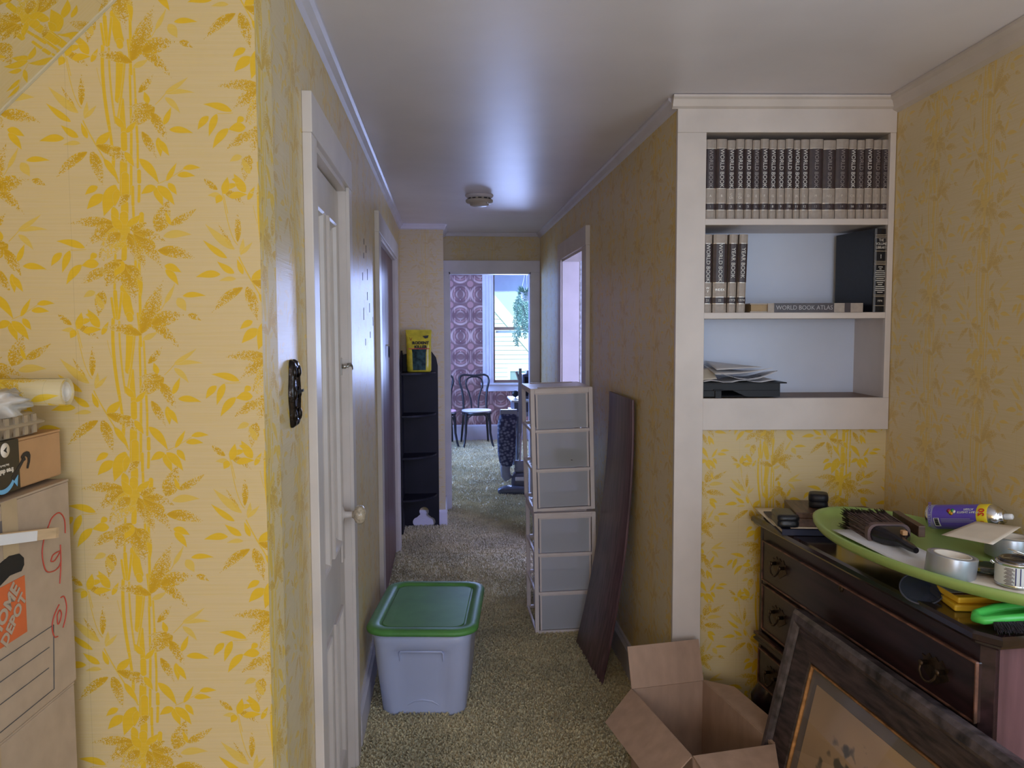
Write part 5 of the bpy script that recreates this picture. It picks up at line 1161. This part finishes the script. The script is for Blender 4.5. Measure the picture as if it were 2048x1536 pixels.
# bentwood chairs
M_BENT = mat('black_bentwood', (.012, .010, .013), .35, var=.2)
M_SEAT = mat('pale_seat', (.62, .55, .55), .5, var=.05); 
def chair(label, loc, rot, seat_m):
    t = thing('bentwood_chair', label, 'chair', loc, (0, 0, rot), 'bentwood chairs in the far room')
    MB().loft([ell(.175, .18, .435, 28), ell(.188, .195, .440, 28), ell(.190, .197, .450, 28), ell(.186, .192, .456, 28), ell(.15, .155, .459, 28)]).build('seat_pad', seat_m, t)
    MB().loft([ell(.185, .192, .398, 28), ell(.192, .199, .405, 28), ell(.192, .199, .432, 28), ell(.18, .187, .438, 28)]).build('seat_ring', M_BENT, t)
    for x in (-.155, .155):
        sg = 1 if x > 0 else -1
        MB().tube([(x * .92, -.135, .42), (x * .98, -.155, .30), (x * 1.0, -.16, .18), (x * 1.12, -.19, .06), (x * 1.22, -.22, .001)], [.019, .018, .015, .014, .012], 10).build('front_leg', M_BENT, t)
        MB().tube([(x * .95, .175, .44), (x * 1.0, .19, .30), (x * 1.08, .215, .15), (x * 1.15, .25, .001)], [.016, .016, .014, .012], 10).build('rear_leg', M_BENT, t)
        MB().tube([(x * .96, -.14, .30), (x * .80, -.16, .37), (x * .55, -.18, .402)], .010, 8).build('knee_brace', M_BENT, t)
    pts = [(-.150, .172, .44), (-.150, .195, .56), (-.165, .225, .70), (-.190, .245, .79), (-.185, .258, .86), (-.135, .264, .888), (-.05, .266, .882), (0, .266, .878)]
    pts = pts + [(-x, y, z) for x, y, z in reversed(pts[:-1])]
    sm = lambda p: [tuple(.5 * ((2*np.array(p[i])) + (np.array(p[min(i+1, len(p)-1)])-np.array(p[max(i-1, 0)]))*s + (2*np.array(p[max(i-1, 0)])-5*np.array(p[i])+4*np.array(p[min(i+1, len(p)-1)])-np.array(p[min(i+2, len(p)-1)]))*s*s + (3*np.array(p[i])-np.array(p[max(i-1, 0)])-3*np.array(p[min(i+1, len(p)-1)])+np.array(p[min(i+2, len(p)-1)]))*s**3)) for i in range(len(p)-1) for s in (0, .25, .5, .75)] + [p[-1]]
    MB().tube(sm(pts), .0145, 8).build('back_hoop', M_BENT, t)
    ins = [(-.045, .185, .45), (-.050, .205, .56), (-.075, .228, .66), (-.108, .246, .76), (-.095, .256, .83), (-.045, .262, .858), (0, .264, .862)]
    ins = ins + [(-x, y, z) for x, y, z in reversed(ins[:-1])]
    MB().tube(sm(ins), .0105, 8).build('inner_hoop', M_BENT, t)
    return t
chair('black bentwood chair with pale seat beneath the far window', (.405, 10.19, 0), R(4), M_SEAT)
chair('black bentwood chair mostly hidden by the left doorway jamb', (-.045, 10.17, 0), R(8), mat('pink_seat', (.62, .36, .50), .5, var=.05))
# hanging plant
hp = thing('hanging_plant', 'trailing green plant in a white hanging pot before far window', 'plant', (1.065, 10.30, 1.90))
M_LEAF = mat('plant_leaf', (.20, .34, .24), .5, var=.4, vscale=40); M_POT = mat('white_pot', (.62, .62, .64), .4, var=.05)
MB().lathe([(.0001, -.06), (.055, -.06), (.075, .0), (.085, .04), (.088, .055), (.082, .056), (.07, .02), (.0001, .02)], 24).build('pot', M_POT, hp)
for k in range(3):
    a = 2 * math.pi * k / 3 + .5; MB().tube([(.084 * math.cos(a), .084 * math.sin(a), .05), (.0, .0, .40)], .0025, 5).build('hanger_cord', M_POT, hp)
MB().lathe([(.0001, .36), (.03, .37), (.05, .395), (.04, .425), (.012, .44), (.0001, .44)], 14).tube([(0, 0, .43), (0, 0, .72)], .004, 6).build('ceiling_hook', M_CHROME, hp)
b = MB(); rr = random.Random(11)
def leafq(b, p, d, L_, w):
    d = Vector(d).normalized(); s = d.cross(Vector((rr.uniform(-.3, .3), 1, .2))).normalized(); p = Vector(p)
    b.add([tuple(p), tuple(p + d * L_ * .45 + s * w), tuple(p + d * L_), tuple(p + d * L_ * .45 - s * w)], [(0, 1, 2, 3)])
for k in range(30):
    a = rr.uniform(0, 2 * math.pi); L_ = rr.choice([.2, .35, .45, .55, .62, .68]) * rr.uniform(.8, 1.05); x = .075 * math.cos(a); y = .075 * math.sin(a); z = .06; ox = rr.uniform(.02, .10)
    n = int(L_ / .022); prev = (x, y, z)
    for i in range(n):
        s = i / n; p = (x + ox * math.cos(a) * min(1, s * 4) + .012 * math.sin(i * .7 + k), y + ox * math.sin(a) * min(1, s * 4), z + .05 * math.sin(min(1, s * 5) * math.pi) - s * L_)
        b.tube([prev, p], .0016, 3); prev = p
        for q in (-1, 1): leafq(b, p, (q * rr.uniform(.3, 1), rr.uniform(-.5, .5), rr.uniform(-1.3, -.2)), rr.uniform(.028, .05), rr.uniform(.004, .008))
for k in range(90):
    a = rr.uniform(0, 2 * math.pi); leafq(b, (.05 * math.cos(a), .05 * math.sin(a), .05), (math.cos(a), math.sin(a), rr.uniform(.2, 1.6)), rr.uniform(.06, .13), .008)
b.build('foliage', M_LEAF, hp, kind='stuff', uv=False)
# upright vacuum cleaner
vc = thing('vacuum_cleaner', 'old upright vacuum cleaner with patterned blue bag beyond doorway', 'vacuum cleaner', (.60, 7.15, 0), (0, 0, R(-4)))
M_VG = mat('vacuum_grey', (.30, .31, .36), .35, var=.08); M_VD = mat('vacuum_dark', (.10, .105, .14), .35, var=.1)
def bagcloth():
    m, N, L, bs = nodes('patterned_bag_cloth'); tc = N.new('ShaderNodeTexCoord'); mp = N.new('ShaderNodeMapping'); L.new(tc.outputs['Object'], mp.inputs[0]); mp.inputs['Scale'].default_value = (30, 30, 38); mp.inputs['Rotation'].default_value = (0, R(20), 0)
    v = N.new('ShaderNodeTexVoronoi'); L.new(mp.outputs[0], v.inputs[0]); v.inputs['Scale'].default_value = 1; v.inputs['Randomness'].default_value = .7
    r = N.new('ShaderNodeValToRGB'); L.new(v.outputs[0], r.inputs[0]); r.color_ramp.elements[0].color = (.24, .25, .33, 1); r.color_ramp.elements[0].position = .2; r.color_ramp.elements[1].color = (.04, .042, .09, 1); r.color_ramp.elements[1].position = .55
    L.new(r.outputs[0], bs.inputs['Base Color']); bs.inputs['Roughness'].default_value = .8; return m
def rr3(w, d, z, cx=0, cy=0, r=.3): return [(cx + x, cy + y, z) for x, y in rrect(w, d, min(w, d) * r, 5)]
MB().loft([rr3(.285, .10, .006, .02, -.02), rr3(.295, .11, .02, .02, -.02), rr3(.295, .11, .045, .02, -.02), rr3(.25, .09, .062, .03, -.015), rr3(.20, .07, .07, .04, -.01)]).build('nozzle', M_VD, vc)
MB().loft([rr3(.15, .18, .03, .075, .10), rr3(.16, .20, .07, .075, .10), rr3(.15, .19, .13, .075, .10), rr3(.11, .14, .17, .075, .10), rr3(.06, .08, .18, .075, .11)]).build('motor_hood', M_VD, vc)
MB().box(.03, .115, -.006, .004, .115, .150).build('headlight', M_PAPER, vc, bevel=.006)
MB().lathe([(.0001, 0), (.05, 0), (.052, .03), (.047, .035), (.047, .06), (.05, .065), (.045, .10), (.0001, .10)], 20, M=tr(.075, .11, .18)).build('motor_housing', M_VG, vc)
MB().tube([(-.03, .11, .11), (-.055, .11, .15), (-.060, .11, .20), (-.055, .11, .25)], [.042, .046, .044, .048], 16).build('bag_elbow', M_VG, vc)
MB().loft([rr3(.10, .10, .235, -.045, .11, .45), rr3(.125, .12, .27, -.05, .11, .4), rr3(.165, .13, .36, -.045, .11, .4), rr3(.172, .14, .50, -.045, .11, .4), rr3(.175, .14, .62, -.04, .11, .4), rr3(.165, .11, .69, -.03, .11, .4), rr3(.15, .05, .715, -.025, .11, .4)]).build('dust_bag', bagcloth(), vc)
MB().box(-.105, .055, .085, .135, .700, .755).build('bag_clamp', M_VG, vc, bevel=.008)
MB().tube([(.075, .13, .26), (.085, .14, .55), (.088, .15, .80), (.080, .15, 1.0), (.045, .13, 1.10)], .012, 8).build('handle_tube', M_CHROME, vc)
MB().prism([(-.014, .55), (0, .50), (.014, .55), (.02, .95), (.012, 1.13), (-.012, 1.13), (-.02, .95)], -.012, .012, M=axes((.082, .128, 0), (1, 0, 0), (0, 0, 1), (0, -1, 0))).build('handle_shroud', M_VG, vc, bevel=.004)
MB().tube([(.05, .10, .72), (.035, .06, .6), (.05, .05, .45), (.07, .06, .3), (.08, .09, .2)], .004, 6).build('power_cord', M_VG, vc)
# side table with radio and oddments, behind the vacuum
tb = thing('side_table', 'dark side table with pale top beside the far window', 'table', (.94, 8.42, 0))
MB().box(-.26, .30, -.26, .26, .735, .755).build('table_top', mat('pale_top', (.60, .62, .62), .35, var=.05), tb, bevel=.006)
MB().box(-.225, .27, -.23, .23, .635, .735).build('apron', M_VD, tb, bevel=.002); MB().box(-.255, .29, -.24, .24, .585, .632).build('grey_shelf', M_VG, tb, bevel=.004)
for x in (-.19, .24):
    for y in (-.2, .2): MB().tube([(x, y, 0), (x, y, .60)], .018, 8).build('leg', M_VD, tb)
t = thing('radio', 'dark upright radio with short antenna on the side table', 'radio', (.985, 8.42, .7555))
MB().box(-.17, .17, -.10, .10, 0, .26).build('cabinet', M_VD, t, bevel=.012); MB().box(-.15, -.04, -.103, -.09, .03, .23).build('speaker_grille', M_BLACK, t, bevel=.003); MB().box(-.13, .14, -.11, .08, .262, .30).build('top_case', M_VG, t, bevel=.01)
MB().tube([(-.05, 0, .29), (-.045, .02, .40)], .005, 6).build('antenna', M_BLACK, t)
t = thing('ball_ornament', 'dark round ornament on a stem, on side table top', 'ornament', (.735, 8.28, .7555)); MB().sphere((0, 0, .058), .036, 16).build('ball', M_BLACK, t); MB().lathe([(.0001, 0), (.03, 0), (.028, .006), (.008, .012), (.008, .03)], 14).build('base', M_PAPER, t)
t = thing('white_bottle', 'small white bottle beside the round ornament on the side table', 'bottle', (.80, 8.25, .7555)); MB().lathe([(.0001, 0), (.026, 0), (.028, .05), (.02, .075), (.010, .085), (.010, .10), (.0001, .10)], 14).build('bottle', M_PAPER, t); MB().lathe([(.012, .09), (.012, .11), (.0001, .11)], 12).build('cap', M_POT, t)

# ================================================================== SIDE ROOM seen through the right doorway
casing('trim_side_window', 6.5, -1, 1.20, 1.75, 2.05, .10, .022, .10, M_TRIMW, axis='x', jamb=.02, z0_=.8)
ct = thing('lace_curtain', 'white lace curtain with scalloped edge in the side room', 'curtain', (1.16, 6.44, 2.08))
b = MB(); v = []; n = 40; mrow = 60
for j in range(mrow + 1):
    for i in range(n + 1):
        z = -1.5 * j / mrow; x = -.085 + .30 * i / n + (.012 * abs(math.sin(j * .75)) if i == 0 else 0); v.append((x, .018 * math.sin(i * 1.3), z))
b.add(v, [(j*(n+1)+i, j*(n+1)+i+1, (j+1)*(n+1)+i+1, (j+1)*(n+1)+i) for j in range(mrow) for i in range(n)], 0, True)
b.build('lace', mat('lace_white', (.60, .63, .68), .8, var=.25, vscale=40), ct, solid=.002); MB().tube([(-.12, 0, .005), (.45, 0, .005)], .007, 8).build('rod', M_METAL, ct)

# ================================================================== OUTSIDE THE FAR WINDOW
M_SIDING = mat('white_siding', (.78, .80, .80), .6, var=.02); M_ROOF = mat('roof_shingle', (.16, .16, .17), .9, var=.2)
nh = thing('neighbour_house', 'white clapboard gabled house seen through the far window', 'house', (0, 18, -3.2))
def roofx(z): return 1.45 - (z + 3.2 - 4.82) * .80 - 0          # wall edge under the rake
zb = 0.0
for k in range(88):
    z0 = k * .10
    x1 = min(2.9, 1.62 + (4.77 - z0 - .10) * .85)
    if x1 < -4.5: break
    MB().add([(-6, 0, z0), (x1, 0, z0), (x1 - .05, .0, z0 + .10), (-6, 0, z0 + .10), (-6, -.022, z0), (x1, -.022, z0), (x1 - .05, -.006, z0 + .10), (-6, -.006, z0 + .10)], [(4, 5, 6, 7), (0, 1, 5, 4), (1, 2, 6, 5)]).build('siding_board', M_SIDING, nh)
sl_ = math.atan2(1, .85); L2 = 9
MB().box(-.0, L2, -.10, .2, .03, .27, M=tr(4.6, 0, 1.4) @ ry(-(math.pi - sl_))).build('rake_board', M_SIDING, nh)
MB().box(-.0, L2, -.08, 6, .20, .26, M=tr(4.6, 0, 1.4) @ ry(-(math.pi - sl_))).build('roof', M_ROOF, nh)
wf = MB().box(1.42, 2.05, -.05, 0, 3.28, 3.36).box(1.42, 2.05, -.05, 0, 3.72, 3.80).box(1.42, 1.48, -.05, 0, 3.36, 3.72).box(1.99, 2.05, -.05, 0, 3.36, 3.72).build('window_frame', M_SIDING, nh)
MB().box(1.48, 1.99, -.03, -.02, 3.36, 3.72).build('pane', mat('blue_pane', (.30, .42, .50), .2, var=0), wf)
struct(MB().box(-20, 20, 10.9, 60, -3.4, -3.2), 'ground_outside', mat('grass_ground', (.12, .16, .06), .9, var=.3))
# small tears in the paper between the two left doors
b = MB(); rr = random.Random(8)
for k in range(11):
    y, z = rr.uniform(3.25, 3.72), rr.uniform(1.42, 1.86); b.box(XL, XL + .0012, y, y + .006, z, z + rr.uniform(.02, .05))
b.build('paper_tear', mat('tear_dark', (.02, .02, .025), .8, var=0), bpy.data.objects['wall_left'], kind='stuff', uv=False)
